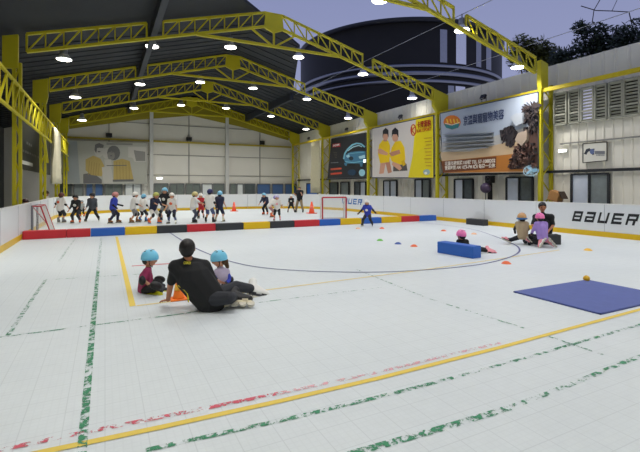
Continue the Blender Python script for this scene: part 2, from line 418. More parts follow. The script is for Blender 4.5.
def left_child():
    d = 6.5
    Q = lambda u, v, k=0.: P(u, v, d+k)
    J = dict(pelvis=Q(144, 289.5), chest=Q(146, 277), neck=Q(148.2, 269), head=Q(150.0, 258.6), look=CR*.97+CF*.05-UP*.22,
             shl=Q(147.8, 272, .12), ell=Q(151, 281, .2), wrl=Q(158.5, 287, .12), shr=Q(146.6, 272, -.12), elr=Q(143.2, 280.5, -.22), wrr=Q(156, 289, -.14),
             hipl=Q(144.5, 291, .07), knl=Q(159, 280.5, .24), anl=Q(161, 289.8, .06), toel=Q(170, 291, .02), supl=CF*.9+UP*.4, supr=CF*.9+UP*.4,
             hipr=Q(144.5, 291, -.07), knr=Q(155.5, 286.2, -.28), anr=Q(152.8, 291.0, -.10), toer=Q(162, 292.2, -.16))
    figure('child in a crimson shirt and sky blue helmet sitting in profile left of the coach', J, 1.12,
           dict(hh=.113, helmet=SKYB, shirt=CRIM, sleeve=.95, legs=BLACK, knee=PADK, elbow=PADK, guard=BROWNF, boot=GREYK, frame=YELG, wheel=YELG, bs=.92, pads=1.25, hair=HAIR), fine=1)
left_child()
def right_child():
    d = 6.75
    Q = lambda u, v, k=0.: P(u, v, d+k)
    J = dict(pelvis=Q(223, 287.5), chest=Q(222, 276), neck=Q(220.6, 268.6), head=Q(218.8, 259.2), look=-CR*.82-CF*.45-UP*.30,
             shl=Q(217, 272.5, -.06), ell=Q(214.5, 280, -.12), wrl=Q(209, 284, -.1), shr=Q(226.3, 272, .04), elr=Q(230.5, 279.5, .0), wrr=Q(224.5, 284, -.14),
             hipl=Q(220, 289, -.06), knl=Q(208, 283, -.15), anl=Q(200, 289, .1), toel=Q(192, 290, .1),
             hipr=Q(226, 289, .06), knr=Q(216, 281, .24), anr=Q(206, 288, .30), toer=Q(197, 289, .3))
    figure('child in a lilac top with blue sleeves and sky blue helmet behind the coach', J, 1.1,
           dict(hh=.116, helmet=SKYB, shirt=col('pale_lilac_fabric', (176, 166, 190)), sleeve=.1, sleeves=BLUEF, legs=BLACK, elbow=PADK, guard=PADK, boot=WHITEP, bs=.72, hair=col('brown_hair', (84, 62, 38)), long=True), fine=1)
right_child()
def block_child():
    d = 10.35
    Q = lambda u, v, k=0.: P(u, v, d+k)
    J = dict(pelvis=Q(464, 250), chest=Q(462.8, 243.6), neck=Q(461.8, 239.8), head=Q(461.2, 235.2), look=-CR*.45+CF*.8-UP*.15,
             shl=Q(458.6, 241.5, .0), ell=Q(456.5, 246.5, .1), wrl=Q(458, 250, .25), shr=Q(466.5, 241.5, .02), elr=Q(469, 246.5, .04), wrr=Q(470, 251, .1),
             hipl=Q(462.5, 251, .05), knl=Q(476, 247.8, .15), anl=Q(488.5, 249.6, .22), toel=Q(499, 250.2, .3),
             hipr=Q(465.5, 251, -.05), knr=Q(478, 249.4, -.12), anr=Q(489.5, 251.2, -.08), toer=Q(500, 251.8, -.02), supl=CF*.9+UP*.5, supr=CF*.9+UP*.5)
    figure('child in a pink helmet and black top sitting behind the blue foam block', J, 1.05,
           dict(hh=.112, helmet=PINKH, shirt=BLACK, sleeve=1.6, legs=BLACK, len=1.7, knee=PADK, boot=PINKP, bs=.95, hair=HAIR), fine=1)
block_child()
def kneel(u, v, d, h, a, label, O, head=0., out=False):
    a = math.radians(a); f = CF*math.cos(a)+CR*math.sin(a); r = CR*math.cos(a)-CF*math.sin(a); b = P(u, v, d); b.z = 0
    L = lambda x, y, z: b+r*x*h+f*y*h+UP*z*h
    J = dict(pelvis=L(0, 0, .20), chest=L(0, .05, .42), neck=L(0, .07, .54), head=L(head, .10, .635), look=f*.95-UP*.25)
    for k, s in (('l', -1), ('r', 1)):
        J['hip'+k] = L(s*.06, 0, .19); J['kn'+k] = L(s*.13, .25, .06); J['an'+k] = L(s*.09, -.08, .135); J['toe'+k] = L(s*.17, -.1, .04)
        J['sh'+k] = L(s*.105, .06, .50); J['el'+k] = L(s*.16, .10, .36); J['wr'+k] = L(s*.11, .22, .28)
        J['sup'+k] = (UP*-.15+f*.95)
    if out: J['knl'] = L(-.21, .20, .09); J['anl'] = L(-.34, .10, .11); J['toel'] = L(-.45, .12, .17); J['supl'] = f*.9+UP*.3
    return figure(label, J, h, O, fine=1)
kneel(522.8, 245, 11.7, 1.15, 8, 'child in a tan vest and orange and blue helmet kneeling beside the lilac hoodie',
      dict(helmet=col('tan_orange_helmet', (206, 158, 104), rough=.35), rim=BLUP, rr=.2, w=.92, shirt=TAN, sleeve=.3, sleeves=GREYK, legs=GREYK, knee=PADK, boot=PINKP, bs=.92, hh=.12, hair=HAIR, guard=PADK), head=.01, out=True)
kneel(542.6, 245.5, 11.3, 1.2, -6, 'child in a lilac hoodie and pink helmet kneeling with striped skates tucked behind',
      dict(helmet=PINKH, shirt=PURP, sleeve=1.75, legs=BLACK, knee=PADK, boot=PINKP, bs=1.0, hh=.112, frame=WHITEP, w=1.12, hair=HAIR, guard=PADK))
def coach2():
    d = 12.25
    Q = lambda u, v, k=0.: P(u, v, d+k)
    J = dict(pelvis=Q(545, 237.5, .1), chest=Q(543.5, 224, .05), neck=Q(542.8, 214.5), head=Q(542.4, 206.8), look=-CF*.85-CR*.25-UP*.25,
             shl=Q(551.2, 217, .0), ell=Q(553.2, 225.5, -.1), wrl=Q(548.5, 231, -.3), shr=Q(535.6, 217, .05), elr=Q(532.5, 225, -.1), wrr=Q(536, 230.5, -.3),
             hipl=Q(548.2, 238, .05), knl=Q(556, 236.5, -.4), anl=Q(551, 241.2, -.42), toel=Q(546, 242.5, -.55),
             hipr=Q(541.8, 238, .08), knr=Q(530, 236.5, -.35), anr=Q(535, 241, -.5), toer=Q(540, 242, -.66))
    figure('adult coach in a black T-shirt sitting against the boards and facing two children', J, 1.62,
           dict(kid=False, hh=.128, skin=SKIN2, hair=HAIR, shirt=BLACK, sleeve=.85, legs=BLACK, boot=PADK, bs=.9, w=1.15), fine=1)
coach2()

def far(u, vf, vt, a, label, O, **k):
    d = HC*FPX/(vf-VH); h = HC-(vt-VH)*d/FPX
    kid = k.get('kid', True); O.setdefault('kid', kid); O.setdefault('w', 1.18); O.setdefault('hh', (.080*h+.006) if kid else .066*h)
    return figure(label, stand(h, G0(u, vf), a, **k), h, O, k.pop('group', None) if False else None, fine=O.pop('fine', 0))
far(367.5, 226.6, 196.8, 200, 'child in a blue shirt and white helmet skating in front of the foam barrier',
    dict(helmet=WHH, shirt=BLUEF, sleeve=.7, sleeves=BLACK, legs=col('dark_grey_leggings', (54, 54, 58)), knee=PADK, elbow=PADK, guard=PADK, boot=PADK, fine=1, hair=HAIR, print=WHITE),
    lean=16, drop=.08, spread=.38, stride=.05, armL=(20, 42, 20), armR=(10, 34, 28), turn=-20)
S0 = dict
far(60.5, 222.6, 191.6, 10, 'child in a white jersey with orange print standing at the far left of the skaters',
    S0(helmet=col('dark_red_helmet', (96, 48, 44), rough=.4), shirt=WHITE, sleeve=.9, hem=1, legs=GREYK, len=1.2, knee=PADK, boot=GREYF, print=ORNG, hair=HAIR, elbow=PADK), spread=.2, armL=(10, 40, 20), armR=(10, 20, 20))
far(76.5, 223.2, 192.2, 175, 'child all in black with orange-wheeled skates beside the white jersey',
    S0(helmet=PADK, shirt=BLACK, sleeve=1.6, legs=GREYK, knee=PADK, boot=ORP, hair=HAIR, print=WHITE), spread=.26, drop=.06, lean=14, armL=(35, 10, 30))
far(82.5, 217, 199.6, 190, 'small child in grey and black half hidden behind the child in black',
    S0(helmet=col('grey_helmet', (148, 150, 150), rough=.4), shirt=col('pale_grey_fabric', (170, 172, 170)), legs=BLACK, knee=PADK, elbow=PADK, guard=PADK, boot=ORP, hair=HAIR), spread=.2, armR=(40, 15, 40))
far(92.5, 221.4, 191.2, 165, 'tall skater in a long dark grey top with legs apart left of the blue jersey',
    S0(helmet=GREYK, shirt=col('slate_fabric', (70, 74, 82)), sleeve=1.7, hem=1, legs=BLACK, knee=PADK, boot=PADK, hair=HAIR), spread=.44, drop=.05, stride=-.1, turn=25)
far(113.5, 223.4, 190.8, 75, 'skater in a royal blue jersey over dark trousers standing side on',
    S0(helmet=col('red_white_helmet', (196, 132, 130), rough=.4), shirt=BLUEF, sleeve=.9, sleeves=BLACK, legs=NAVY, knee=PADK, boot=BROWNF, hair=HAIR, guard=PADK), spread=.2, stride=.14, armL=(15, 10, 60), armR=(-10, 12, 60), lean=10)
far(133.8, 222.8, 190.8, 70, 'child in a plain white jersey and white helmet facing right, first of the crowd',
    S0(helmet=WHH, shirt=WHITE, sleeve=.95, legs=GREYF, len=1.1, knee=PADK, boot=BROWNF, hair=HAIR, elbow=PADK), spread=.2, stride=.12, armL=(20, 8, 40), armR=(30, 8, 30))
far(142.8, 221.8, 193, 20, 'child in a white shirt with pale blue helmet and bright blue skates',
    S0(helmet=LBLUE, rim=BLUP, shirt=WHITE, sleeve=.9, hem=1, legs=GREYK, len=1.1, knee=PADK, boot=BLUP, elbow=PADK, hair=HAIR), spread=.3)
far(153.8, 223.6, 189, 120, 'skater in a navy top, white shorts and yellow-green helmet in the crowd',
    S0(helmet=YGH, shirt=NAVY, sleeve=.8, legs=WHITE, len=1.05, knee=PADK, boot=ORP, frame=BLUP, elbow=PADK, hair=HAIR), lean=20, drop=.07, spread=.3, stride=.1, armL=(35, 20, 40), armR=(60, 15, 20))
far(165.4, 220.4, 185.6, 185, 'tallest skater of the crowd in black shirt, grey shorts and pale blue helmet',
    S0(helmet=LBLUE, shirt=BLACK, sleeve=.95, legs=GREYF, len=1.0, knee=PADK, boot=NAVY, print=WHITE, hair=HAIR, elbow=PADK), spread=.34, drop=.05, armR=(40, 60, 30), armL=(30, 30, 40))
far(172.4, 223.8, 191.6, 185, 'child in a long white jersey with an orange print and navy shorts',
    S0(helmet=WHH, shirt=WHITE, sleeve=.8, hem=1, legs=NAVY, len=1.0, knee=PADK, boot=WHITEP, print=ORNG, hair=HAIR, socks=JEAN), spread=.28, armL=(10, 15, 10))
far(193.6, 222.8, 190.6, 60, 'child in a white shirt, dark trousers and pale yellow helmet facing the red shirt',
    S0(helmet=col('pale_yellow_helmet', (206, 192, 130), rough=.4), shirt=WHITE, sleeve=.9, hem=1, legs=col('blue_grey_fabric', (74, 80, 96)), knee=PADK, boot=PADK, hair=HAIR), spread=.24, stride=.05, armR=(55, 10, 10), armL=(50, 10, 20))
far(201.3, 218.6, 192, 185, 'child in a red shirt, red shorts and white helmet behind the others',
    S0(helmet=WHH, shirt=REDF, sleeve=.8, sleeves=BLACK, legs=REDF, len=1.1, knee=PADK, boot=PADK, hair=HAIR, elbow=PADK), spread=.2, lean=14, armL=(30, 10, 40), armR=(40, 10, 30))
far(209.4, 222.6, 187.6, 8, 'skater in a white T-shirt, denim shorts and navy helmet seen from behind',
    S0(helmet=NAVYH, shirt=WHITE, sleeve=.95, legs=JEAN, len=1.0, knee=PADK, boot=PADK, elbow=PADK, guard=PADK, hair=HAIR), spread=.3, armL=(10, 18, 25), armR=(5, 14, 15))
far(219.4, 221.8, 189.8, 5, 'child in a navy vest and shorts with a pale blue helmet, last of the crowd',
    S0(helmet=LBLUE, shirt=NAVY, sleeve=.4, hem=1, legs=NAVY, len=1.0, knee=PADK, boot=TEAL, hair=HAIR), spread=.3)
far(265.8, 214.6, 189.5, 200, 'child in dark navy with a pale blue helmet bending over left of the trio',
    S0(helmet=LBLUE, shirt=NAVY, sleeve=1.5, legs=BLACK, knee=PADK, boot=ORP, hair=HAIR), lean=34, drop=.06, spread=.2, armL=(50, 5, 10), armR=(40, 5, 10))
far(271.2, 217.4, 191.5, 80, 'child in white with a lavender helmet bending forward in the middle of the trio',
    S0(helmet=LAV, shirt=WHITE, sleeve=.9, legs=col('pink_grey_fabric', (170, 120, 120)), len=1.1, knee=PADK, boot=ORP, hair=HAIR), lean=38, drop=.06, spread=.22, armL=(40, 10, 10), armR=(40, 10, 10))
far(277.2, 221, 194, 180, 'child in a white shirt and black shorts standing right of the trio',
    S0(helmet=col('violet_white_helmet', (196, 190, 220), rough=.4), shirt=WHITE, sleeve=.85, legs=BLACK, len=1.0, knee=PADK, boot=PINKP, elbow=PADK, hair=HAIR, print=col('pink_print', (224, 160, 160))), spread=.22, armL=(15, 25, 40), armR=(15, 25, 40))
far(291.2, 212.6, 193.6, 180, 'small child in a black top and white helmet beside the man in khaki trousers',
    S0(helmet=WHH, shirt=BLACK, sleeve=.9, legs=BLACK, len=1.0, knee=PADK, boot=PADK, print=WHITE, hair=HAIR), spread=.34, drop=.05)
far(299.6, 212.4, 186.9, 200, 'man in a black shirt and khaki trousers standing with arms folded far back',
    S0(kid=False, shirt=BLACK, sleeve=.7, legs=KHAKI, len=1.95, boot=PADK, hair=HAIR, bs=1.), kid=False, spread=.42, drop=.0, lean=2, armL=(30, 8, 95), armR=(30, 8, 95), ank=.11)
def onlooker(u, X, h, label, O, **k):
    w = (u-320)/FPX; Y = X*(CT-w*ST)/(ST+w*CT)
    figure(label, stand(h, V((X, Y, 0)), 90, **k), h, O)
onlooker(44.5, -2.78, 1.42, 'child in a white shirt leaning over the far left boards', S0(helmet=col('dark_brown_helmet', (74, 52, 46), rough=.4), shirt=WHITE, sleeve=.9, legs=GREYK, boot=PADK, hair=HAIR), armL=(50, 10, 40), armR=(50, 10, 40), lean=10)
onlooker(24, -2.85, 1.14, 'child in dark red standing outside the boards behind the left goal', S0(helmet=col('black_red_helmet', (60, 30, 34), rough=.4), shirt=col('dark_red_fabric', (96, 36, 42)), sleeve=.9, legs=BLACK, boot=PADK, hair=HAIR))
# ---------------------------------------------------------------- the hall
XL, XR, XM = -2.42, 14.95, 6.2            # front chords of the left and right columns, ridge
YT = [4.9, 10.8, 16.5, 22.8, 29.2, 35.0]  # portal frames
def zr(x): return 8.92-.27*abs(x-XM)
def atY(u, v, Y):
    w = (u-320)/FPX; t = Y/(CT-ST*w); return V((t*(ST+CT*w), Y, HC+(VH-v)*t/FPX))
def atX(u, v, X):
    w = (u-320)/FPX; t = X/(ST+CT*w); return V((X, t*(CT-ST*w), HC+(VH-v)*t/FPX))
STEEL = mat('dull_grey_steel', (70, 74, 80), .5)
ROOFM = mat('charcoal_roof_sheet', (43, 46, 50), .8, var=.25, scale=.8)
WALLM = mat('cream_metal_sheet', (230, 226, 212), .55, var=.06, scale=1.2)
WALLU = mat('grey_translucent_sheet', (218, 216, 204), .6, var=.06, scale=1.)
FARM = mat('beige_grey_panel', (216, 213, 203), .6, var=.05, scale=.8)
LEFTM = mat('dark_grey_partition', (58, 60, 60), .6, var=.15)
# floor
g = G(); g.bx((-6.4, -7, -.12), (17, 36.4, 0)); floor = obj('floor', g, tile_mat()); floor['kind'] = 'structure'
def strip(name, pts, w, m, z=.004):
    g = G(); P3 = [V((x, y, z)) for x, y in pts]; L = []; R = []
    for i, p in enumerate(P3):
        d = (P3[min(i+1, len(P3)-1)]-P3[max(i-1, 0)]).normalized(); n = V((-d.y, d.x, 0))*w/2
        L.append(p+n); R.append(p-n)
    g.add(L+R, [(i, len(L)+i, len(L)+i+1, i+1) for i in range(len(L)-1)])
    return obj(name, g, m, floor)
YLINE = worn_mat('yellow_line', (226, 198, 84), .24, 9); YFAINT = worn_mat('faint_yellow_line', (226, 208, 140), .40, 9)
GLINE = worn_mat('worn_green_line', (56, 138, 98), .505, 13); GWORN = worn_mat('broken_green_line', (66, 142, 104), .54, 12); RFAINT = worn_mat('faint_red_line', (226, 170, 178), .53, 14); GTHIN = worn_mat('thin_green_line', (74, 142, 112), .50, 10)
GFAINT = worn_mat('faint_green_line', (110, 160, 140), .55, 9); RLINE = worn_mat('worn_red_line', (212, 92, 108), .525, 14); NLINE = worn_mat('navy_line', (84, 88, 134), .2, 9)
REDL = worn_mat('red_line', (204, 48, 62), .1, 9)
strip('painted_line', [(-.75, 3.06), (-.31, 3.04), (.33, 3.0), (1.2, 2.965), (2.05, 2.95), (3.5, 2.97), (5.7, 3.05), (7.6, 3.12)], .058, YLINE)
strip('painted_line', [(-.75, 3.19), (-.1, 3.16), (.5, 3.12), (1.2, 3.08)], .05, RLINE)
strip('painted_line', [(1.2, 3.08), (2.05, 3.045), (3.6, 3.06)], .045, RFAINT)
strip('painted_line', [(.22, 2.78), (1.2, 2.71), (2.05, 2.68), (2.6, 2.675)], .045, GLINE)
strip('painted_line', [(2.6, 2.675), (3.4, 2.68), (5.1, 2.72), (6.4, 2.76)], .04, GWORN)
strip('painted_line', [(1.3, 2.19), (2.0, 2.15), (2.6, 2.13)], .06, GLINE)
strip('painted_line', [(2.6, 2.13), (3.4, 2.16), (4.2, 2.21), (5.5, 2.25)], .05, GWORN)
strip('painted_line', [(-.125, 2.4), (-.125, 5), (-.12, 9.2)], .055, GLINE, .005)
strip('painted_line', [(-.12, 9.3), (-.10, 14.9)], .06, GFAINT)
strip('painted_line', [(-.93, 5.6), (-.91, 8.65)], .05, GWORN, .005); strip('painted_line', [(-.88, 10.6), (-.82, 15.)], .05, GFAINT)
strip('painted_line', [(-.94, 8.62), (.6, 8.4)], .04, GFAINT)
strip('painted_line', [(-1.1, 5.56), (.76, 5.55), (1.2, 5.57)], .032, GTHIN)
strip('painted_line', [(1.2, 5.57), (2.0, 5.62), (4.15, 5.58)], .03, GFAINT)
strip('painted_line', [(4.32, 7.0), (4.12, 4.7), (4.22, 3.25)], .035, GWORN); strip('painted_line', [(4.22, 2.95), (4.22, 2.4)], .03, GTHIN)
strip('painted_line', [(.33, 15.0), (.33, 6.2)], .075, YLINE); strip('painted_line', [(.38, 6.2), (2.3, 6.25), (5.5, 6.4), (10.2, 6.85)], .05, YFAINT)
strip('painted_line', [(.48, 9.34), (1.5, 9.25)], .07, REDL)
def smooth(p, n=6):
    out = []
    for i in range(len(p)-1):
        a, b, c, d = [V(p[max(0, min(len(p)-1, i+k))]) for k in (-1, 0, 1, 2)]
        for j in range(n):
            t = j/n; q = .5*((2*b)+(c-a)*t+(2*a-5*b+4*c-d)*t*t+(3*b-a-3*c+d)*t**3); out.append((q.x, q.y))
    return out+[tuple(p[-1])]
strip('painted_line', smooth([(2.0, 15.45), (2.03, 13.3), (2.1, 11.15), (2.39, 8.95), (2.95, 7.75), (4.16, 6.79), (5.43, 6.38), (6.77, 6.31), (8.0, 6.6), (9.03, 7.1), (9.8, 7.75), (10.3, 8.4), (10.8, 9.1), (11.3, 9.9)]), .045, NLINE, .005)
strip('painted_line', smooth([(11.3, 9.9), (12.0, 11.1), (12.4, 12.2), (12.55, 13.6), (12.4, 15.)]), .045, worn_mat('faint_navy_line', (150, 152, 176), .42, 9), .005)
# roof sheets, open over the right hand side to stand in for reflected sky
g = G()
def sheet(pts):
    lo = [V((x, y, zr(x))) for x, y in pts]; hi = [p+UP*.12 for p in lo]; k = len(pts)
    g.add(lo+hi, [tuple(range(k))[::-1], tuple(range(k, 2*k))]+[(i, (i+1) % k, k+(i+1) % k, k+i) for i in range(k)])
sheet([(-6.3, -7), (XM, -7), (XM, 3), (4.4, 3), (4.4, 15.1), (XM, 17.55), (XM, 36.4), (-6.3, 36.4)])
sheet([(XM, -7), (16.1, -7), (16.1, 3), (XM, 3)]); sheet([(XM, 17.55), (8.4, 18.8), (10.8, 25.3), (16.1, 25.3), (16.1, 36.4), (XM, 36.4)])
ceiling = struct('ceiling', g, ROOFM)
# ribs of the roof sheeting, dark purlins
g = G()
for i in range(27):
    y = 18.2+i*.68
    for x0, x1 in ((-6.2, XM), (XM, 16)):
        if x0 == XM and y < 25.4:
            x1 = 7.2 if y < 18.8 else 8.35+(y-18.8)*.37
        g.beam((x0, y, zr(x0)-.02), (x1, y, zr(x1)-.02), .05, .04)
obj('roof_rib', g, mat('roof_rib_metal', (48, 51, 56), .7), ceiling)
for n, (x, y0) in enumerate(((1.62, -6.5), (10.78, 25.4))):
    struct('trim_%d' % (n+1), G().bx((x-.10, y0, zr(x)-.50), (x+.10, 35.4, zr(x)-.02)), mat('dark_purlin', (46, 50, 58), .6))
# walls
def corrug(x, y0, y1, z0, zf, pitch=.3, dep_=.035):
    g = G(); n = int((y1-y0)/pitch); pr = []
    for i in range(n):
        y = y0+i*pitch
        pr += [(0, y), (0, y+pitch*.72), (-dep_, y+pitch*.8), (-dep_, y+pitch*.92)]
    pr.append((0, y0+n*pitch)); k = len(pr)
    vs = [V((x+a, y, z0)) for a, y in pr]+[V((x+a, y, zf)) for a, y in pr]+[V((x+.06, y, z0)) for a, y in pr]+[V((x+.06, y, zf)) for a, y in pr]
    fs = []
    for i in range(k-1):
        fs += [(i, i+1, k+i+1, k+i), (2*k+i, 3*k+i, 3*k+i+1, 2*k+i+1), (k+i, k+i+1, 3*k+i+1, 3*k+i)]
    return g.add(vs, fs)
wall_right = struct('wall_right', corrug(15.62, -7, 36.2, 0, 5.3), WALLM)
struct('wall_right_upper', corrug(15.66, -7, 36.2, 5.3, zr(15.66)-.02, .42, .03), WALLU)
g = G(); k = [(-6.2, 0), (16, 0), (16, zr(16)-.01), (XM, zr(XM)-.01), (-6.2, zr(-6.2)-.01)]
g.prism(k, (0, 35.75, 0), V((1, 0, 0)), UP, .1); struct('wall_far', g, FARM)
g = G(); g.prism(k, (0, -6.85, 0), V((1, 0, 0)), UP, .1); struct('wall_near', g, FARM)
struct('wall_left', G().bx((-6.3, -7, 0), (-6.15, 36.2, zr(-6.2)-.02)), LEFTM)
# girts and beams
wy = mat('wall_beam_yellow', (206, 184, 30), .5, var=.1)
struct('trim_3', G().bx((14.98, -6.5, 5.22), (15.1, 35.2, 5.36)), wy)
struct('trim_4', G().bx((-3, 35.5, 5.08), (15, 35.62, 5.22)), mat('wall_beam_olive', (176, 158, 60), .5))
g = G()
for z in (2.5, 4.1, 6.5, 7.4): g.bx((-3 if z < 7 else 1.2, 35.6, z-.03), (15 if z < 7 else 11.2, 35.65, z+.03))
for u in (109, 189, 260): x = atY(u, 0, 35.6).x; g.bx((x-.04, 35.6, 1.8), (x+.04, 35.65, zr(x)-.05))
struct('trim_5', g, mat('grey_girt', (150, 148, 142), .6))
for n, u in enumerate((151.5, 227)):
    x = atY(u, 0, 35.4).x; struct('trim_%d' % (6+n), G().bx((x-.13, 35.3, 0), (x+.13, 35.56, zr(x)-.6)), mat('pale_steel_post', (196, 196, 192), .5))
g = G(); g.bx((15.45, -6.5, 2.12), (15.56, 35.2, 2.22)); struct('trim_8', g, DARKM)
g = G(); g.bx((15.5, -6.5, 3.2), (15.56, 10.4, 3.25)); struct('trim_9', g, mat('grey_conduit', (140, 140, 134), .5))

# ---------------------------------------------------------------- portal frames: columns and roof trusses
ORD = ['above the camera', 'nearest', 'second', 'third', 'fourth', 'farthest']
def column(x, s, y, label):
    t = thing('lattice_column', label, 'column', (x, y, 0), 'yellow lattice columns')
    xr_ = x+s*(.62 if s > 0 else .16); top = 5.55; gi = (.30 if y > 12 else .09) if s > 0 else (-.05 if y < 20 else .12); go = xr_+s*((.02 if y > 12 else -.3) if s > 0 else .3)
    c_ = .07 if s > 0 else .045
    obj('front_chord', G().bx((x-c_, y-c_, 0), (x+c_, y+c_, top)), YEL, t)
    obj('rear_chord', G().bx((xr_-.05, y-.06, 0), (xr_+.05, y+.06, top)), YEL, t)
    g = G(); n = 9
    for i in range(n):
        z0, z1 = .1+i*top/n*.98, .1+(i+1)*top/n*.98
        a, b = (x, xr_) if i % 2 else (xr_, x)
        g.tube((a, y, z0), (b, y, z1), .03, n=6)
    obj('lacing', g, YEL, t)
    g = G(); k = [(x-s*gi, zr(x-s*gi)-.98), (x-s*gi, zr(x-s*gi)-.14), (go, zr(go)-.14), (go, 5.35), (x-s*min(.06, gi), 5.35)]
    g.prism(k, (0, y+.09, 0), V((1, 0, 0)), UP, .18)
    obj('gusset_plate', g, YEL, t)
def truss(i, y):
    names = {1: 'roof truss nearest the camera, crossing the open sky at the right', 2: 'second roof truss, its ridge just above the edge of the sky', 3: 'third roof truss, the first whose ridge and left eave both show',
             4: 'fourth roof truss, in front of the far gable', 5: 'farthest roof truss standing against the gable wall', 0: 'roof truss above the camera'}
    t = thing('roof_truss', 'yellow lattice '+names[i], 'truss', (XM, y, 0), 'yellow roof trusses')
    for s in (-1, 1):
        xe = XM+s*8.45; g = G()
        ch = lambda x, lo: V((x, y, zr(x)-(.70 if lo else .13)))
        brk = XM+s*4.58
        g.beam(ch(xe, 1), ch(XM+s*.1, 1), .12, .09)
        segs = [(XM+s*.35, brk-s*.28), (brk+s*.28, xe)]
        for a, b in segs:
            g.beam(ch(a, 0), ch(b, 0), .10, .08); g.beam(ch(a, 0), ch(a, 1), .06, .06); g.beam(ch(b, 0), ch(b, 1), .06, .06)
            n = 7
            for k in range(n):
                p, q = a+(b-a)*k/n, a+(b-a)*(k+1)/n
                g.beam(ch(p, 0), ch(q, 1), .04, .045)
                if k: g.beam(ch(p, 0), ch(p, 1), .04, .045)
        obj('rafter', g, YEL, t)
    g = G(); g.prism([(XM-.42, zr(XM)-.85), (XM, zr(XM)-1.02), (XM+.42, zr(XM)-.85), (XM+.36, zr(XM)-.2), (XM-.36, zr(XM)-.2)], (0, y+.05, 0), V((1, 0, 0)), UP, .1)
    obj('ridge_plate', g, YEL, t)
    zt = zr(XM-3.1)-.72; g = G().beam((XM-3.1, y, zt), (XM+3.1, y, zt), .10, .10); obj('tie_beam', g, YEL, t)
    g = G(); g.beam((XM, y, zr(XM)-.9), (XM, y, zt), .07, .07)
    for s in (-1, 1): g.beam((XM+s*.95, y, zr(XM+.95)-.72), (XM+s*.05, y, zt), .07, .07)
    obj('king_post', g, YEL, t)
    if i == 5:
        k = [(XM-8.5, zr(8.5+XM)-.9), (XM-4, zr(XM+4)-1.15), (XM, zr(XM)-1.6), (XM+4, zr(XM+4)-1.15), (XM+8.5, zr(8.5+XM)-.9), (XM+8.5, zr(8.5+XM)-.12), (XM, zr(XM)-.12), (XM-8.5, zr(XM+8.5)-.12)]
        obj('gable_plate', G().prism(k, (0, y+.42, 0), V((1, 0, 0)), UP, .06), mat('olive_paint', (150, 138, 34), .6), t)
for i, y in enumerate(YT):
    truss(i, y)
    rl = ['right lattice column behind the camera side of the boards', 'right lattice column between the louvred windows and the resort billboard', 'right lattice column between the yellow and the pale blue billboards',
          'right lattice column between the car billboard and the yellow billboard', 'right lattice column left of the car billboard, beside the gathered net', 'right lattice column in the far corner'][i]
    column(XR, 1, y, 'yellow '+rl)
    if i > 0:
        ll = ['', 'left lattice column nearest the camera', 'left lattice column at the very left edge beside the dark banner', 'left lattice column before the hanging cream net', 'left lattice column behind the hanging cream net', 'left lattice column in the far corner'][i]
        column(XL, -1, y, 'yellow '+ll)
# longitudinal lattice under the left eave
t = thing('eave_lattice', 'yellow lattice girder running along the left eave from column to column', 'girder', (XL+.1, 20, 4.4))
g = G()
for z in (3.75, 4.62): g.beam((XL+.1, 5, z), (XL+.1, 34.9, z), .07, .07)
obj('chord', g, YEL, t); g = G()
for i in range(34):
    y = 5+i*.879; g.beam((XL+.1, y, 3.75), (XL+.1, y+.879, 4.62), .045, .045); g.beam((XL+.1, y, 3.75), (XL+.1, y, 4.62), .04, .04)
for i in range(3, 6):
    y = YT[i]; g.beam((XL+.1, y-1.3, 3.75), (XL+.1, y, 2.7), .08, .08)
obj('web', g, YEL, t)

# ---------------------------------------------------------------- high-bay lamps
LAMPM = mat('lamp_glow', (255, 252, 240), emit=9.); LAMPH = mat('lamp_housing', (150, 152, 156), .4)
lamp_xy = []
def lamp(x, y, z, label, group='high-bay lamps', watts=72):
    t = thing('high_bay_lamp', label, 'lamp', (x, y, z), group)
    g = G(); g.tube((x, y, z+.42), (x, y, min(zr(x), 99)), .018); obj('stem', g, STEEL, t)
    obj('housing', G().lathe((x, y, z), [(.05, .44), (.11, .42), (.12, .22), (.16, .18), (.10, .17)]), LAMPH, t, True)
    obj('reflector', G().lathe((x, y, z), [(.13, .19), (.24, .06), (.27, .0), (.25, .01), (.2, .06)]), mat('lamp_reflector', (236, 236, 236), .3), t, True)
    obj('diffuser', G().lathe((x, y, z), [(.245, .015), (.245, -.012), (.16, -.035), (.02, -.04)]), LAMPM, t, True)
    l = bpy.data.lights.new('high_bay_light', 'AREA'); l.shape = 'DISK'; l.size = .5; l.energy = watts*(.15 if x > 13.8 and y > 15 else 1); l.spread = math.radians(138); l.color = (1., .975, .93)
    o = bpy.data.objects.new('high_bay_light', l); o.location = (0, 0, -.06); o.parent = t; C.objects.link(o)
rows = [('nearest', 11., [(380, 0), (462, 30), (518, 67)], ['over the top edge of the picture', 'in front of the dark tank', 'in front of the sky beside the tank']),
        ('second', 18.5, [(64, 59), (152, 46), (230.5, 47), (298.5, 57), (363, 74), (412, 98)], None), ('third', 24.8, [(75, 97), (140, 84), (200, 82), (253, 88), (307, 99), (348, 118)], None),
        ('farthest', 31., [(82, 120), (134, 108), (181, 105), (226, 108), (271, 116), (306, 129)], None)]
nth = ['first from the left', 'second from the left', 'third from the left', 'third from the right', 'second from the right', 'rightmost']
for n, Y, px, nm in rows:
    for k, (u, v) in enumerate(px):
        p = atY(u, v, Y); lamp(p.x, Y, p.z-.02, 'white high-bay lamp in the %s hanging row, %s' % (n, (nm or nth)[k]))
for n, Y in (('unseen row added above the camera', 4.5), ('unseen row added behind the camera', -2.5)):  # unseen rows, added to light the near end
    for k in range(6): x = -1.3+k*3.1; lamp(x, Y, zr(x)-.75, 'white high-bay lamp in the %s, %s' % (n, nth[k]), watts=52)
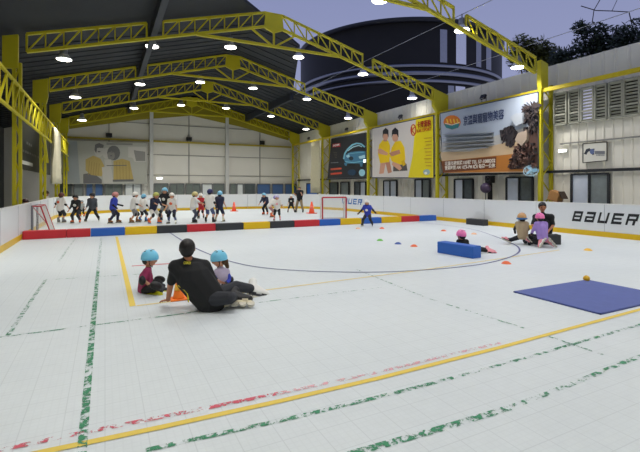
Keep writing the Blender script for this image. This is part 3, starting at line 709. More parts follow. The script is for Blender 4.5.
for k, x in enumerate((-1.3, 1.7, 4.8)): lamp(x, 11, zr(x)-.75, 'white high-bay lamp in the nearest row out of view, %s' % nth[k])
# slim purlins the lamps hang from where the roof is open
for n, x in enumerate((11.08, 13.95)):
    struct('trim_%d' % (10+n), G().tube((x, 4.9, zr(x)-.02), (x, 25.5, zr(x)-.02), .012), mat('pale_wire', (150, 152, 160), .5))

# ---------------------------------------------------------------- rink boards
BOARD = mat('white_rink_board', (226, 229, 230), .35, var=.02); KICK = mat('yellow_kickplate', (222, 182, 26), .4); SEAM = mat('board_seam', (150, 152, 154), .6)
def arc(cx, cy, r, a0, a1, n=14): return [(cx+r*math.cos(math.radians(a0+(a1-a0)*i/n)), cy+r*math.sin(math.radians(a0+(a1-a0)*i/n))) for i in range(n+1)]
def boards(label, pts):
    pts = [V((x, y, 0)) for x, y in pts]; N = []
    for i, p in enumerate(pts):
        d = (pts[min(i+1, len(pts)-1)]-pts[max(i-1, 0)]).normalized(); N.append(V((-d.y, d.x, 0)))   # towards the rink
    def sweep(o0, o1, z0, z1):
        g = G(); k = len(pts)
        vs = [p+n*o0+UP*z0 for p, n in zip(pts, N)]+[p+n*o1+UP*z0 for p, n in zip(pts, N)]+[p+n*o1+UP*z1 for p, n in zip(pts, N)]+[p+n*o0+UP*z1 for p, n in zip(pts, N)]
        fs = [(a*k+i, a*k+i+1, b*k+i+1, b*k+i) for i in range(k-1) for a, b in ((0, 1), (1, 2), (2, 3), (3, 0))]+[(0, k, 2*k, 3*k), (k-1, 4*k-1, 3*k-1, 2*k-1)]
        return g.add(vs, fs)
    t = thing('rink_boards', label, 'rink boards', pts[len(pts)//2])
    obj('panel', sweep(-.08, 0, 0, 1.03), BOARD, t); obj('kickplate', sweep(0, .015, 0, .165), KICK, t); obj('cap_rail', sweep(-.09, .012, 1.03, 1.055), WHITEP, t)
    g = G(); run = 0
    for a, b, n in zip(pts, pts[1:], N):
        L = (b-a).length; s0 = (-run) % 2.4; d = (b-a).normalized()
        while s0 < L:
            c = a+d*s0; g.beam(c+n*.001+UP*.17, c+n*.001+UP*1.03, .012, .006); s0 += 2.4
        run += L
    obj('seam', g, SEAM, t)
    return t, pts, N
ARC_R = arc(9.15, 24.6, 5, 0, 90); ARC_L = arc(2.75, 24.6, 5, 90, 180)
b_right, _, _ = boards('white rink boards with yellow kickplate along the right wall, bearing large black letters', [(14.15, -4), (14.15, 24.58)])
b_corner, cp, cn = boards('white curved rink boards in the far right corner behind the goal', ARC_R)
b_far, _, _ = boards('white rink boards with yellow kickplate across the far end', [(9.13, 29.6), (2.77, 29.6)])
boards('white curved rink boards in the far left corner', ARC_L)
boards('white rink boards along the left side behind the goal laid sideways', [(-2.25, 24.58), (-2.25, -4)])
def stroke_word(word, o, a, b, h, w, gap, shear=.28, t=.004):
    g = G(); k = .24; m = .2
    BARS = {'B': [(0, 0, m, 1), (0, 0, 1, k), (0, .4, 1, .4+k*.8), (0, 1-k, 1, 1), (1-m, 0, 1, .5), (1-m, .5, 1, 1)],
            'A': [(.05, 1-k, 1, 1), (1-m, 0, 1, 1), (0, .38, 1, .38+k*.8), (0, 0, 1, k), (0, 0, m, .5)],
            'U': [(0, 0, m, 1), (0, 0, 1, k), (1-m, 0, 1, 1)],
            'E': [(0, 0, m, 1), (0, 0, 1, k), (0, .4, .9, .4+k*.8), (0, 1-k, 1, 1)],
            'R': [(0, 0, m, 1), (0, 1-k, 1, 1), (1-m, .5, 1, 1), (0, .38, 1, .38+k*.8), (.62, 0, .85, .4)]}
    x = 0
    for ch in word:
        for i, (x0, y0, x1, y1) in enumerate(BARS[ch]):
            q = [(x+X*w+Y*h*shear, Y*h) for X, Y in ((x0, y0), (x1, y0), (x1, y1), (x0, y1))]
            g.prism(q, o, a, b, t+.0004*i)
        x += w+gap
    return g
INK = mat('black_lettering', (36, 38, 40), .5); BINK = mat('blue_lettering', (58, 112, 178), .5)
obj('lettering', stroke_word('BAUER', (14.148, 9.06, .43), V((0, -1, 0)), UP, .345, .30, .115), INK, b_right)
# the same word in blue farther down the right boards, half hidden by the goal
y0, y1 = atX(348, 0, 14.148).y, atX(361.5, 0, 14.148).y; lw = (y0-y1)/3.6
obj('lettering', stroke_word('BAUER', (14.148, y0+2*lw*1.3, .46), V((0, -1, 0)), UP, .36, lw, lw*.3), BINK, b_right)
# ---------------------------------------------------------------- pictures: one mesh with many colours
class Pic:
    def __init__(s, o, fn, nrm, u0, v0, k, t=.004):
        s.fn, s.n, s.u0, s.v0, s.k = fn, V(nrm), u0, v0, k; s.items = []; s.lay = 0; s.t = t
    def pt(s, x, y): return s.fn(s.u0+x*s.k, s.v0+y*s.k)
    def poly(s, pts, m):
        s.lay += 1; q = [s.pt(*p) for p in pts]; h = s.n*(s.t+s.lay*.0006); k = len(q)
        g = G().add(q+[p+h for p in q], [tuple(range(k))[::-1], tuple(range(k, 2*k))]+[(i, (i+1) % k, k+(i+1) % k, k+i) for i in range(k)])
        s.items.append((g, m))
    def rect(s, x0, y0, x1, y1, m, sl=0.): s.poly([(x0, y0), (x1, y0+sl*(x1-x0)), (x1, y1+sl*(x1-x0)), (x0, y1)], m)
    def ell(s, cx, cy, rx, ry, m, n=14, rot=0.):
        c, sn = math.cos(rot), math.sin(rot)
        s.poly([(cx+rx*math.cos(2*PI*i/n)*c-ry*math.sin(2*PI*i/n)*sn, cy+rx*math.cos(2*PI*i/n)*sn+ry*math.sin(2*PI*i/n)*c) for i in range(n)], m)
    def line(s, pts, w, m):
        for (a, b), (c, d) in zip(pts, pts[1:]):
            L = math.hypot(c-a, d-b) or 1; nx, ny = -(d-b)/L*w/2, (c-a)/L*w/2
            s.poly([(a+nx, b+ny), (c+nx, d+ny), (c-nx, d-ny), (a-nx, b-ny)], m)
    def build(s, name, parent):
        g = G(); mats = []; idx = []
        for q, m in s.items:
            if m not in mats: mats.append(m)
            g.add(q.v, q.f); idx += [mats.index(m)]*len(q.f)
        o = obj(name, g, mats[0], parent)
        for m in mats[1:]: o.data.materials.append(m)
        o.data.polygons.foreach_set('material_index', idx); s.items = []; return o
def rgb(*c): return mat('print_%d_%d_%d' % c, c, .5, var=.03)
NX, NY = V((-1, 0, 0)), V((0, -1, 0)); AX, AF = V((0, -1, 0)), V((1, 0, 0))
def wall_text(parent, s, p, q, size, a, m, nrm, off=.0, lift=.012):
    return text('lettering', s, size, V(p)+V(nrm)*lift, a, UP, m, parent, width=(V(q)-V(p)).length, off=off)
XB = 14.86
fB = lambda u, v: atX(u, v, XB)
def billboard(label, tl, tr, br, bl, m):
    q = [fB(*p) for p in (bl, br, tr, tl)]
    t = thing('billboard', label, 'billboard', q[0].lerp(q[1], .5))
    g = G().hexa([p+V((.03, 0, 0)) for p in q], q); obj('board_face', g, m, t)
    g = G()
    for a, b in zip(q, q[1:]+q[:1]): g.beam(a+V((.02, 0, 0)), b+V((.02, 0, 0)), .05, .05, V((1, 0, 0)))
    obj('board_frame', g, STEEL, t); return t
# dark billboard with the car
t = billboard('dark billboard with a glowing pale blue line drawing of a car', (331.5, 138.8), (366, 132.6), (366, 177), (327.5, 178.5), rgb(36, 38, 42))
p = Pic(t, fB, NX, 322, 125, .1262)
c1, c2, c3 = rgb(120, 186, 204), rgb(64, 120, 150), rgb(176, 216, 226)
p.line([(172, 270), (182, 225), (205, 190), (240, 158), (275, 145), (310, 150), (340, 175)], 12, c1)
p.line([(205, 205), (245, 175), (290, 162), (318, 172)], 6, c3)
p.poly([(182, 240), (225, 215), (300, 205), (345, 210), (345, 300), (310, 305), (200, 305), (178, 285)], c2)
p.poly([(190, 245), (215, 232), (222, 250), (205, 262)], c3); p.poly([(290, 250), (340, 235), (343, 262), (300, 268)], c3)
p.ell(232, 265, 18, 16, rgb(30, 44, 56)); p.line([(185, 290), (250, 298), (330, 285)], 6, c1); p.line([(205, 230), (260, 222), (335, 215)], 4, c1)
p.ell(240, 318, 30, 8, rgb(24, 28, 34)); p.poly([(176, 300), (200, 300), (195, 325), (182, 320)], c2); p.poly([(300, 300), (325, 298), (320, 330), (306, 330)], c2)
p.rect(85, 150, 145, 178, rgb(170, 40, 46), -.1); p.line([(70, 300), (130, 296)], 6, rgb(110, 114, 118))
p.line([(70, 352), (155, 344)], 14, rgb(196, 84, 56)); p.line([(70, 388), (158, 380)], 14, rgb(206, 74, 50)); p.ell(238, 375, 34, 24, rgb(30, 60, 84)); p.ell(318, 378, 24, 28, rgb(150, 200, 216))
for i in range(4): p.rect(92+i*4, 215+i*14, 118, 219+i*14, rgb(84, 80, 66))
p.build('printed_picture', t)
a, b = fB(322+90*.1262, 125+172*.1262), fB(322+140*.1262, 125+167*.1262)
wall_text(t, 'ADM', a, b, .2, AX, rgb(236, 236, 236), NX, .004, lift=.035)
# white and yellow billboard with two children
t = billboard('white and yellow billboard of two children in yellow T-shirts with red heading', (372, 128.6), (433.5, 115.4), (433.5, 178), (372, 177.6), rgb(206, 200, 192))
p = Pic(t, fB, NX, 368, 105, .1703)
ys, ys2, sk, sk2, hk = rgb(232, 196, 22), rgb(214, 172, 20), rgb(206, 154, 126), rgb(186, 132, 106), rgb(40, 40, 44)
p.poly([(282, 82), (384, 62), (384, 426), (236, 426), (262, 300)], rgb(230, 210, 20)); p.poly([(262, 300), (330, 240), (384, 210), (384, 426), (236, 426)], rgb(224, 206, 30))
# standing child
p.poly([(75, 330), (105, 335), (92, 402), (66, 405)], sk); p.poly([(102, 335), (128, 330), (140, 395), (118, 402)], sk2)
p.poly([(66, 232), (88, 205), (118, 208), (130, 240), (126, 335), (72, 342), (58, 285)], ys); p.poly([(58, 262), (74, 255), (120, 282), (112, 296), (62, 285)], sk)
p.poly([(92, 200), (112, 200), (112, 214), (92, 214)], sk2); p.ell(103, 186, 15, 22, sk); p.poly([(86, 192), (88, 150), (104, 134), (120, 148), (121, 190), (114, 170), (92, 170)], hk)
# crouching child
p.poly([(150, 345), (190, 330), (226, 345), (232, 385), (148, 390)], rgb(86, 80, 78)); p.poly([(150, 320), (176, 330), (200, 372), (186, 385), (140, 350)], sk)
p.poly([(140, 250), (160, 215), (192, 210), (214, 250), (220, 320), (196, 352), (140, 330), (128, 300)], ys); p.poly([(124, 285), (140, 275), (186, 262), (192, 285), (140, 302)], sk2); p.poly([(196, 330), (214, 322), (222, 350), (206, 360)], ys2)
p.ell(160, 192, 17, 24, sk); p.poly([(140, 190), (142, 150), (160, 132), (178, 148), (180, 190), (170, 172), (146, 172)], hk)
p.ell(345, 394, 20, 17, rgb(150, 176, 176)); p.ell(340, 400, 9, 8, rgb(230, 230, 220))
rd = rgb(196, 70, 34)
p.ell(267, 147, 17, 35, rd); p.ell(267, 147, 12, 28, rgb(214, 196, 120)); p.line([(258, 128), (258, 170)], 6, rd); p.line([(276, 128), (259, 148), (277, 172)], 6, rd)
for i in range(9): p.line([(330+(i % 3)*6, 196+i*20), (372, 192+i*20.6)], 4.5, rgb(196, 150, 40))
p.build('printed_picture', t)
wall_text(t, '卡爾滑輪', fB(368+290*.1703, 105+137*.1703), fB(368+372*.1703, 105+130*.1703), .40, AX, rgb(176, 34, 24), NX, .006, .03)
wall_text(t, 'KARTSPORT', fB(368+290*.1703, 105+163*.1703), fB(368+372*.1703, 105+156*.1703), .24, AX, rgb(190, 60, 30), NX, .004, .03)
# pale blue billboard
t = billboard('pale blue and tan billboard with an orange and teal oval emblem and a dark palm', (440, 113.4), (538.2, 92), (538.2, 172), (443, 173), rgb(166, 176, 190))
p = Pic(t, fB, NX, 436, 95, .188)
p.poly([(22, 250), (200, 245), (420, 190), (542, 150), (542, 410), (38, 415)], rgb(178, 176, 172)); p.poly([(24, 305), (180, 300), (380, 250), (542, 240), (542, 410), (38, 415)], rgb(198, 172, 138))
p.poly([(30, 352), (330, 322), (542, 300), (542, 405), (38, 414)], rgb(176, 112, 46)); p.poly([(28, 354), (322, 326), (320, 390), (38, 414)], rgb(112, 62, 32))
p.ell(86, 145, 46, 38, rgb(214, 118, 36)); p.poly([(42, 152), (80, 162), (128, 150), (118, 174), (86, 184), (54, 174)], rgb(52, 128, 130)); p.line([(50, 150), (85, 160), (126, 146)], 4, rgb(226, 214, 190))
for i in range(4): p.line([(58+i*18, 128), (64+i*18, 150)], 6, rgb(240, 200, 60))
dk, dk2, br = rgb(48, 44, 48), rgb(62, 54, 54), rgb(96, 72, 64)
# palm trunk and crown, hanging fronds
p.poly([(420, 290), (460, 240), (500, 190), (542, 170), (542, 392), (396, 396), (404, 330)], br)
for i in range(26):
    x, y = 410+random.random()*128, 270+random.random()*118; p.ell(x, y, 7, 4, (dk2, rgb(122, 92, 82))[i % 2], 7, random.random()*3)
p.poly([(482, 80), (542, 56), (542, 165), (512, 180), (486, 150), (478, 110)], dk)
p.poly([(388, 165), (420, 178), (434, 215), (422, 250), (408, 272), (392, 262), (372, 250), (352, 220), (358, 185)], dk)
for x, y in ((362, 250), (380, 262), (396, 276), (414, 268), (428, 240), (350, 226)): p.poly([(x-9, y-40), (x+8, y-40), (x+3, y), (x-4, y+2)], dk)
for k in range(9):
    a = math.radians(160+k*20); x, y = 512+58*math.cos(a), 75+44*math.sin(a); p.poly([(512, 62), (x, y), (x+10, y+10), (520, 76)], dk2)
for i in range(60):
    a = random.random()*2*PI; r_ = random.uniform(.6, 1.15); x, y = 393+36*r_*math.cos(a), 212+46*r_*math.sin(a); p.line([(x, y), (x+random.uniform(-10, 4), y+random.uniform(8, 26))], 4, (dk, dk2, rgb(70, 62, 64))[i % 3])
for i in range(80):
    x, y = random.uniform(470, 540), random.uniform(62, 190); p.line([(x, y), (x+random.uniform(-16, 16), y+random.uniform(8, 26))], 4, (dk, dk2, rgb(84, 74, 72))[i % 3])
for i in range(110):
    y = random.uniform(255, 385); x = random.uniform(440-(y-240)*.33, 538); p.line([(x, y), (x+random.uniform(-7, 7), y+random.uniform(5, 14))], 5, (dk2, rgb(74, 56, 52), rgb(128, 100, 90), rgb(108, 80, 72))[i % 4])
p.poly([(436, 240), (452, 205), (500, 188), (498, 240), (470, 272)], rgb(176, 158, 140)); p.poly([(410, 120), (440, 100), (478, 96), (476, 150), (440, 168)], rgb(172, 178, 186))
for i in range(5): p.line([(52, 212+i*21), (310+(-30 if i == 4 else 0), 200+i*20)], 4, rgb(146, 152, 160))
p.build('printed_picture', t)
k = .188
wall_text(t, '京溫與寵寵物美容', fB(436+148*k, 95+160*k), fB(436+364*k, 95+122*k), .46, V(fB(436+364*k, 95+122*k)-fB(436+148*k, 95+160*k)).normalized(), rgb(44, 58, 96), NX, .006, .03)
for s, y0, y1 in (('花蓮市府前路100號 TEL 57-1088202', 374, 354), ('營業時間 AM 10點-PM 8點 每周一公休', 397, 386)):
    wall_text(t, s, fB(436+50*k, 95+y0*k), fB(436+318*k, 95+y1*k), .21, AX, rgb(232, 222, 206), NX, .004, .03)
# banner on the far wall
fF = lambda u, v: atY(u, v, 35.2)
q = [fF(*x) for x in ((65, 184), (147, 184), (147, 143), (65, 140))]
t = thing('banner', 'faded banner of two people in yellow shirts high on the far wall', 'banner', q[0].lerp(q[1], .5))
obj('banner_face', G().hexa([x+V((0, .03, 0)) for x in q], q), rgb(164, 164, 154), t)
p = Pic(t, fF, NY, 60, 130, .155)
sg, wg, yy, dg_ = rgb(128, 127, 122), rgb(180, 178, 170), rgb(170, 150, 88), rgb(100, 100, 100)
p.poly([(34, 70), (110, 72), (130, 345), (34, 345)], rgb(140, 146, 146)); p.poly([(150, 285), (210, 275), (270, 320), (270, 345), (150, 345)], dg_)
p.poly([(165, 190), (215, 165), (262, 185), (285, 230), (270, 300), (200, 290), (165, 260)], yy); p.poly([(345, 200), (400, 185), (450, 200), (475, 325), (345, 325)], yy)
p.poly([(270, 240), (330, 235), (345, 345), (280, 345)], wg); p.poly([(340, 320), (475, 318), (475, 332), (340, 334)], dg_)
p.ell(252, 130, 32, 44, wg); p.poly([(222, 130), (226, 95), (252, 84), (282, 96), (280, 116), (240, 112), (234, 150)], dg_); p.ell(300, 150, 26, 36, wg)
p.ell(346, 148, 42, 48, dg_); p.ell(330, 165, 24, 30, sg); p.poly([(285, 190), (330, 190), (335, 240), (295, 240)], wg)
for x, y, w_, h_ in ((244, 112, 9, 4), (262, 112, 9, 4), (252, 140, 10, 4), (322, 140, 8, 4), (338, 142, 8, 4), (330, 166, 8, 4)): p.ell(x, y, w_, h_, dg_)
for i in range(5): p.line([(190+i*16, 200+i*4), (182+i*16, 290)], 4, rgb(150, 130, 74)); p.line([(365+i*20, 205), (368+i*20, 318)], 4, rgb(150, 130, 74))
p.poly([(440, 108), (556, 108), (556, 205), (480, 205), (470, 180), (440, 176)], wg); p.poly([(475, 130), (550, 140), (550, 200), (490, 200)], sg); p.line([(300, 90), (468, 92)], 12, sg); p.line([(300, 230), (430, 228)], 5, dg_)
p.build('printed_picture', t)
# dark banner between the left columns
t = thing('banner', 'dark grey banner with small pale lettering between the left columns', 'banner', (-3.2, 26, 2.35))
obj('banner_face', G().bx((-3.24, 20.4, 2.35), (-3.2, 33, 5.0)), rgb(52, 54, 52), t)
g = G()
for z, n, y0 in ((3.12, 7, 22.4), (3.55, 3, 23.4), (3.12, 4, 27)):
    for i in range(n): g.bx((-3.2, y0+i*.62, z), (-3.192, y0+i*.62+.32, z+.1))
obj('lettering', g, rgb(112, 112, 108), t); obj('white_strip', G().bx((-3.2, 21.6, 2.58), (-3.19, 25.2, 2.74)), rgb(206, 206, 198), t)
# framed picture on the right wall
fW = lambda u, v: atX(u, v, 15.5)
q = [fW(*x) for x in ((583, 162.8), (607, 160.6), (607, 141.8), (583, 143.6))]
t = thing('framed_sign', 'white framed sign with a skater figure and grey lettering on the right wall', 'sign', q[0].lerp(q[1], .5))
obj('sign_face', G().hexa([x+V((.03, 0, 0)) for x in q], q), rgb(214, 212, 200), t)
g = G()
for a, b in zip(q, q[1:]+q[:1]): g.beam(a, b, .03, .03, V((1, 0, 0)))
obj('frame', g, mat('brown_grey_frame', (76, 72, 66), .5), t)
p = Pic(t, fW, NX, 550, 130, .177)
p.poly([(192, 135), (205, 108), (225, 102), (228, 118), (214, 124), (206, 140)], rgb(50, 54, 66)); p.line([(220, 112), (252, 108)], 6, rgb(60, 62, 72)); p.ell(238, 122, 13, 15, rgb(96, 110, 150))
p.rect(254, 118, 310, 136, rgb(120, 122, 126)); p.line([(240, 140), (250, 134)], 5, rgb(50, 54, 66))
for i in range(6): p.rect(262+i*8, 138, 267+i*8, 146, rgb(140, 142, 144))
p.build('printed_picture', t)

# ---------------------------------------------------------------- windows
wn = [0]
def window(q, nrm, cols, depth=.06, fw=.07, fm=DARKM, split=None):
    """q: bl, br, tr, tl; panes of the given materials side by side"""
    wn[0] += 1; bl, br, tr, tl = [V(x) for x in q]; nrm = V(nrm); n = len(cols); a = (br-bl); g = G()
    for x, y in ((bl, br), (tl, tr)): g.beam(x+nrm*.02, y+nrm*.02, fw, depth+.03, nrm)
    for i in range(n+1): g.beam(bl+a*i/n+nrm*.02, tl+a*i/n+nrm*.02, fw, depth+.03, nrm)
    w = struct('window_%d' % wn[0], g, fm)
    for i, m in enumerate(cols):
        x0, x1 = bl+a*i/n, bl+a*(i+1)/n; h = (tl-bl)
        obj('pane', G().hexa([x0-nrm*.01, x1-nrm*.01, x1-nrm*.01+h, x0-nrm*.01+h], [x0+nrm*.01, x1+nrm*.01, x1+nrm*.01+h, x0+nrm*.01+h]), m, w)
    return w
PALE = mat('pale_curtained_glass', (196, 204, 216), .25, var=.08); GLD = mat('dark_glass', (84, 92, 94), .15, var=.3); GLG = mat('grey_glass', (126, 134, 134), .2, var=.2)
def wq(u0, u1, z0, z1, X=15.53):
    y0, y1 = atX(u0, 0, X).y, atX(u1, 0, X).y; return [(X, y0, z0), (X, y1, z0), (X, y1, z1), (X, y0, z1)]
for u0, u1, z1, c in ((572, 609, 2.05, (PALE, GLG)), (507, 533, 1.98, (PALE, GLD)), (455, 473, 1.95, (PALE, GLD)), (415.5, 430, 1.98, (PALE, GLG)), (384, 397, 1.95, (PALE, PALE)), (355, 366, 1.9, (GLD, PALE)), (341, 349, 1.9, (GLG,)), (330, 338, 1.9, (GLD,))):
    window(wq(u0, u1, .3, z1), NX, c)
fq = lambda u0, u1, z0=.25, z1=1.82, Y=35.5: [(atY(u0, 0, Y).x, Y, z0), (atY(u1, 0, Y).x, Y, z0), (atY(u1, 0, Y).x, Y, z1), (atY(u0, 0, Y).x, Y, z1)]
BP, BB, WP, GP = mat('blue_panel', (74, 104, 150), .4), mat('bright_blue_panel', (40, 98, 182), .4), mat('white_poster', (214, 218, 216), .4), mat('grey_green_glass', (110, 118, 112), .25, var=.2)
for u0, u1, m in ((59, 72, GLD), (74, 83, GLG), (86, 93, BP), (95, 103, BP), (105, 122, GP), (125, 141, WP), (154, 168, GP), (170, 184, GP), (186, 200, GP), (202, 212, WP), (213, 224, GP), (230, 236, GP), (237, 243, WP), (244, 255, GLD), (257, 270, BP), (272, 283, BP), (285, 296, BP)):
    window(fq(u0, u1), NY, (m,) if u1-u0 < 14 else (m, m), fm=mat('grey_frame', (110, 112, 112), .5))
window(wq(307, 318, .9, 1.85, 15.3), NX, (BB,))
# louvred vents high on the right wall
LOUV = mat('grey_louvre_metal', (164, 164, 150), .5); SKYL = mat('dusk_glow_backing', (214, 214, 242), emit=.35); BACK = mat('dark_louvre_backing', (70, 68, 58), .7)  # one backing glows in place of sky behind open slats
for k, (u0, u1) in enumerate(((555, 567), (570, 580), (582, 594), (596, 607), (610, 623), (625, 640))):
    q = wq(u0, u1, 3.95, 5.16, 15.5); wn[0] += 1; g = G(); y0, y1 = q[0][1], q[1][1]
    for z in (3.95, 4.32, 5.16): g.bx((15.42, y0, z-.025), (15.55, y1, z+.025))
    for y in (y0, y1): g.bx((15.42, y-.025, 3.95), (15.55, y+.025, 5.16))
    w = struct('window_%d' % wn[0], g, LOUV)
    obj('backing', G().bx((15.53, y0, 3.95), (15.55, y1, 5.16)), SKYL if k == 2 else BACK, w)
    g = G()
    for i in range(11):
        z = 4.0+i*.111; g.beam((15.48, y0, z), (15.48, y1, z), .075, .014, V((.75, 0, 1)))
    obj('louvre_slat', g, LOUV, w)

# ---------------------------------------------------------------- wall fittings
for k, (u, X, lab) in enumerate(((484, 15.05, 'above the pale blue billboard'), (401, 15.05, 'above the white and yellow billboard'), (347, 15.05, 'above the car billboard'), (309, 15.05, 'in the far right corner'))):
    c = atX(u, 0, X); c.z = 5.36
    t = thing('floodlight', 'small dark floodlight on the yellow beam '+lab, 'floodlight', c, 'floodlights on the wall beams')
    obj('bracket', G().path([c+V((0, -.12, 0)), c+V((0, -.12, .2)), c+V((0, .12, .2)), c+V((0, .12, 0))], .015), PADK, t)
    obj('lamp_head', G().box(c+V((-.05, 0, .22)), (.1, .26, .2), M=Matrix.Rotation(.5, 3, 'Y')), PADK, t)
    obj('lens', G().box(c+V((-.105, 0, .195)), (.01, .2, .14), M=Matrix.Rotation(.5, 3, 'Y')), mat('floodlight_glass', (190, 190, 186), .2), t)
for u, lab in ((109, 'above the faded banner'), (189, 'above the crowd'), (262, 'above the blue panels')):
    c = atY(u, 0, 35.56); c.z = 5.22
    t = thing('floodlight', 'small dark floodlight on the far wall beam '+lab, 'floodlight', c, 'floodlights on the wall beams')
    obj('bracket', G().path([c+V((-.12, 0, 0)), c+V((-.12, 0, .2)), c+V((.12, 0, .2)), c+V((.12, 0, 0))], .02), PADK, t)
    obj('lamp_head', G().box(c+V((0, -.05, .22)), (.42, .14, .3)), PADK, t)
EM = mat('tube_glow', (255, 255, 250), emit=3.)
for c, sz, a, lab in ((atX(563, 150.8, 15.56), (.06, .34, .12), NX, 'on the right wall left of the framed sign'), (atX(365.2, 161, 14.8), (.08, .2, .2), NX, 'on the column right of the car billboard'), (atY(159.5, 178.3, 35.6), (.5, .06, .16), NY, 'on the far wall under the girts')):
    t = thing('emergency_light', 'small white lit lamp '+lab, 'lamp', c); obj('casing', G().box(c, sz), WHITEP, t)
    obj('diffuser', G().box(c+a*.035, [x*(.8 if x > .1 else 1) for x in sz]), EM, t)
# wall fan on the column
c = atX(531, 170.5, 14.72); t = thing('wall_fan', 'pale blue wall fan mounted on the yellow column beside the palm billboard', 'fan', c)
F = fr(V((.55, .2, .8)), V((-.8, -.35, .5)))
FANW, FANB = mat('pale_blue_plastic', (176, 208, 222), .4), mat('translucent_blade', (128, 178, 206), .4)
g = G(); g.torus(c, .27, .012, F, 24, 6); g.torus(c+F @ V((0, 0, .05)), .2, .006, F, 20, 5)
for i in range(20):
    a = 2*PI*i/20; g.path([c+F @ V((.27*math.cos(a), .27*math.sin(a), 0)), c+F @ V((.18*math.cos(a), .18*math.sin(a), .07)), c+F @ V((0, 0, .08))], .004, 4)
obj('fan_guard', g, FANW, t)
for i in range(3):
    a = 2*PI*i/3; R_ = F @ Matrix.Rotation(a, 3, 'Z'); obj('fan_blade', G().sph(c+R_ @ V((.13, 0, .02)), (.12, .075, .012), R_ @ Matrix.Rotation(.4, 3, 'X'), 12, 6), FANB, t, True)
obj('motor', G().tube(c-F @ V((0, 0, .14)), c+F @ V((0, 0, .03)), .07, .05, 12), FANW, t); obj('bracket', G().path([c-F @ V((0, 0, .1)), V((14.9, c.y, c.z-.25)), V((14.92, c.y, c.z-.25))], .02), FANW, t)
# things behind the right boards
c = atX(485.6, 188, 15.0); t = thing('punching_ball', 'dark purple ball on a slim pole behind the right boards', 'ball', (c.x, c.y, 0))
obj('ball', G().sph(c, .23, n=20, m=14), mat('purple_rubber', (70, 56, 78), .35), t, True); obj('pole', G().tube((c.x, c.y, .05), c-UP*.2, .02), STEEL, t); obj('base', G().lathe((c.x, c.y, 0), [(.2, 0), (.2, .03), (.05, .06)]), PADK, t)
c = atX(490, 178, 15.3); t = thing('speaker_stand', 'black loudspeaker on a post behind the purple ball', 'loudspeaker', (c.x, c.y, 0))
obj('post', G().bx((c.x-.07, c.y-.07, 0), (c.x+.07, c.y+.07, 1.75)), PADK, t); obj('cabinet', G().bx((c.x-.13, c.y-.16, 1.75), (c.x+.13, c.y+.16, 2.08)), PADK, t); obj('cone', G().lathe((c.x-.13, c.y, 1.92), [(.1, 0), (.1, .01), (.03, -.02)], F=fr(UP, NX)), STEEL, t)
c = atX(556, 199, 15.1); t = thing('cardboard_box', 'brown cardboard box on a crate behind the right boards', 'box', (c.x, c.y, 0))
obj('carton', G().box((c.x, c.y, 1.235), (.34, .40, .36), M=Matrix.Rotation(.35, 3, 'X')), mat('cardboard', (170, 124, 74), .8), t); obj('flap', G().box((c.x, c.y-.28, 1.28), (.34, .03, .3), M=Matrix.Rotation(-.5, 3, 'X')), mat('dark_cardboard', (70, 54, 42), .8), t)
tag(obj('crate', G().bx((c.x-.25, c.y-.3, 0), (c.x+.25, c.y+.3, .98)), mat('grey_crate', (100, 100, 98), .6), loc=(c.x, c.y, 0)), 'grey crate under the cardboard box behind the right boards', 'crate')
# gathered nets
NETM = mat('cream_netting', (206, 200, 172), .8, var=.1)
def curtain(label, p0, p1, z0, z1, folds, amp, taper=0.):
    g = G(); p0, p1 = V(p0), V(p1); d = (p1-p0); n = V((-d.y, d.x, 0)).normalized(); K = folds*8; vs = []; R_ = 8
    for j in range(R_+1):
        f = j/R_; z = z0+(z1-z0)*f
        for i in range(K+1):
            w = i/K; s = .5+(w-.5)*(1-taper*f); vs.append(p0+d*s+n*amp*math.sin(w*folds*2*PI+math.sin(j*.8)*.4)*(1-.4*f)+UP*z)
    fs = [(j*(K+1)+i, j*(K+1)+i+1, (j+1)*(K+1)+i+1, (j+1)*(K+1)+i) for j in range(R_) for i in range(K)]
    g.add(vs, fs); o = obj('net_curtain', g, NETM, None, True, loc=(p0.x, p0.y, z0)); md = o.modifiers.new('thick', 'SOLIDIFY'); md.thickness = .012
    return tag(o, label, 'net')
curtain('cream safety net gathered beside the left columns', (-2.2, 24.0, 0), (-2.3, 28.2, 0), 1.75, 4.5, 9, .12, .15)
curtain('cream safety net gathered beside the column left of the car billboard', (14.75, 29.1, 0), (14.75, 30.9, 0), 1.1, 5.1, 7, .09, .2)

# ---------------------------------------------------------------- foam blocks on the floor
FB, FR, FY, FK = mat('blue_foam', (44, 98, 186), .55, var=.04), mat('red_foam', (196, 44, 54), .55, var=.04), mat('yellow_foam', (226, 186, 20), .55, var=.04), mat('black_foam', (52, 54, 58), .55, var=.08)
us = [-2.22, -1.08, -.41, .59, 1.58, 2.57, 3.57, 4.61, 5.65, 6.67, 7.77, 8.75, 9.78, 10.81, 11.89, 12.92, 13.93]
cs = [FR, FR, FB, FY, FK, FR, FK, FY, FK, FR, FB, FY, FB, FY, FR, FB]
wh = ['leftmost red foam block of the barrier', 'short red foam block left of the blue one', 'blue foam block left of the barrier, behind the yellow floor line', 'first yellow foam block of the barrier from the left', 'black foam block left of the red one behind the crowd',
      'red foam block in the barrier behind the seated coach', 'black foam block between the red block and the second yellow block', 'yellow foam block in the middle of the barrier', 'black foam block left of the second red block', 'red foam block between black and blue, left of the goal', 'blue foam block of the barrier in front of the goal',
      'yellow foam block of the barrier left of the blue-shirted skater', 'blue foam block behind the blue-shirted skater', 'yellow foam block right of the blue-shirted skater', 'red foam block near the right end of the barrier', 'blue foam block ending the barrier at the right boards']
